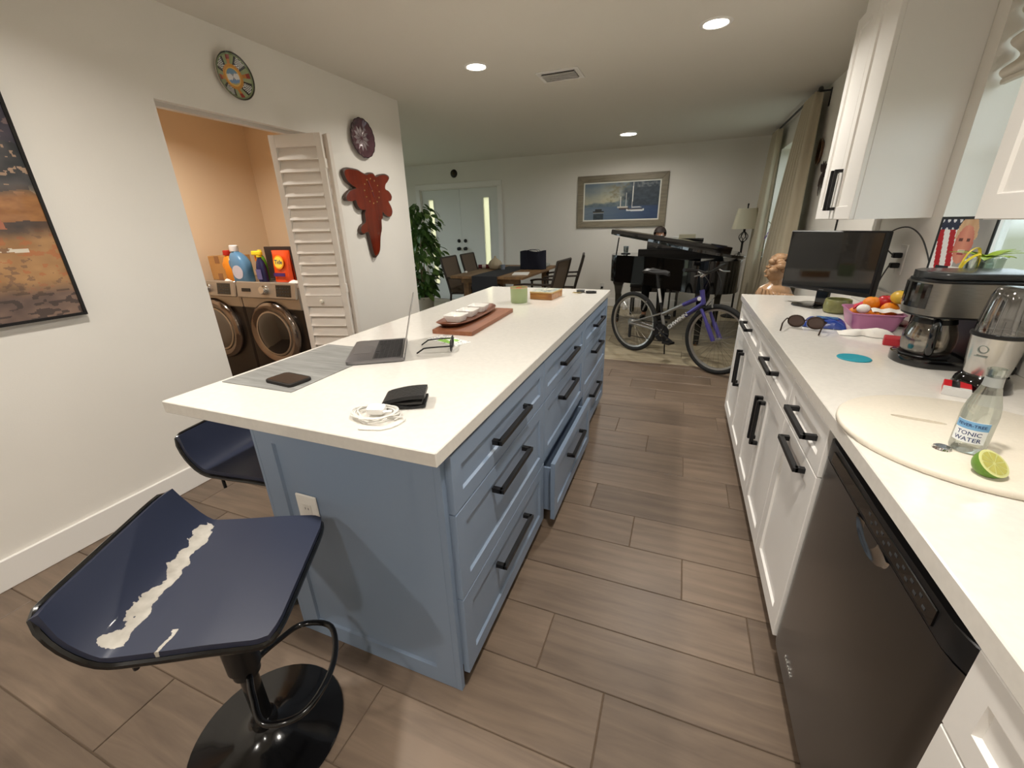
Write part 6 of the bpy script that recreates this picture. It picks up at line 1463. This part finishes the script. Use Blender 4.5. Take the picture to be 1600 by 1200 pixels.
for k in range(56):
    a = rng.uniform(-2.75, 2.75); e = rng.uniform(-.1, 1.4) if abs(a) < 2.2 else rng.uniform(.65, 1.3); d = V(math.cos(a)*math.cos(e), math.sin(a)*math.cos(e), math.sin(e)); c_ = V(.005, 0, .255)+V(d.x*.080, d.y*.074, d.z*.096)
    new('hair_curl', ball(nb(), c_, rng.uniform(.017, .028), (1.2, .9, .9), 9, W), CLAY, hdb, True)
for k in range(9): new('drapery_fold', tube(nb(), smoothpath([(-.10+.02*k, -.085+.004*k, .12-.006*k), (-.11+.028*k, -.10, .07), (-.10+.026*k, -.08, .01)], 4), .012, 7, M=W), CLAY, t, True)

# curtains and rod
CURT = mat('taupe_curtain', (182, 172, 150), .85, bump=.08, bscale=250)
def curtain(label, yt, yb, xt, xb, folds, group='living room curtains'):
    ztop = 2.425
    def fn(s, q):
        z = ztop-q*(ztop-.015); e = q**.8
        y = (yt[0]+(yb[0]-yt[0])*e)*(1-s)+(yt[1]+(yb[1]-yt[1])*e)*s
        am = .034+.026*e
        return V(xt+(xb-xt)*e+am*math.cos(s*folds*2*PI), y+.018*math.sin(s*folds*4*PI), z)
    return solo('curtain', grid(nb(), fn, 72, 20), CURT, label, 'curtain', group, smooth=True, angle=80)
curtain('taupe curtain panel beside the wall cabinet, flaring towards the floor', (5.0, 5.42), (4.45, 5.72), .975, .86, 6)
curtain('taupe curtain panel next to the floor lamp', (6.72, 7.10), (6.55, 7.22), .975, .93, 5)
t = thing('curtain_rod', 'black curtain rod close under the ceiling above the living room window', 'curtain rod', (.975, 6.1, 2.40))
new('rod', cyl(nb(), (.975, 4.97, 2.435), (.975, 7.14, 2.435), .011, n=12), BLACKM, t, True)
for y in (4.97, 7.14): new('finial', ball(nb(), (.975, y, 2.435), .020, n=12), BLACKM, t, True)
for y in (4.955+.03, 7.115):
    bm = box(nb(), (.97, y-.007, 2.415), (XR-.0005, y+.007, 2.428)); box(bm, (XR-.008, y-.010, 2.30), (XR-.0005, y+.010, 2.44)); new('bracket', bm, BLACKM, t)
# ornaments on the right wall
t = thing('oval_wall_plate', 'small brown oval plate on the right wall between curtain and cabinet', 'plate', (XR, 4.90, 1.85)); Mw = fm((XR, 4.90, 1.94), (-1, 0, 0)) @ Matrix.Diagonal((.6, 1, 1, 1)); new('plate_body', lathe(nb(), [(0, .012), (.07, .012), (.11, .024), (.115, .02), (.09, 0)], 32, Mw), mat('brown_glaze', (96, 66, 44), .2, coat=.5), t, True)
t = thing('metal_leaf_ornament', 'dark rusted metal leaf ornament below the oval plate on the right wall', 'ornament', (XR, 4.66, 1.60)); RUST = mat('rusted_metal', (62, 44, 38), .6, metal=.4)
Mw = fm((XR-.004, 4.67, 1.76), (-1, 0, 0))
for k, (a, L) in enumerate(((2.6, .13), (2.1, .10), (-1.1, .15), (-1.6, .19), (-2.1, .13), (.4, .12), (-.3, .14), (1.4, .08))): new('metal_leaf', leaf_bm(L, .026, Mw @ Matrix.Rotation(a, 4, 'Z') @ Matrix.Rotation(-.12, 4, 'Y'), .1), RUST, t, True)
solo('black_wall_cord', tube(nb(), [(XR-.006, 3.98, .02), (XR-.006, 3.98, 1.9)], .006, 6), BLACKP, 'straight black cord running up the wall between television and curtain', 'cord')
struct('trim_3', box(nb(), (XR-.022, 3.19, T+.1005), (XR-.0005, 3.235, 1.3855), bev=.002), TRIMW, 'white edge trim under the wall cabinet beside the television', 'trim')
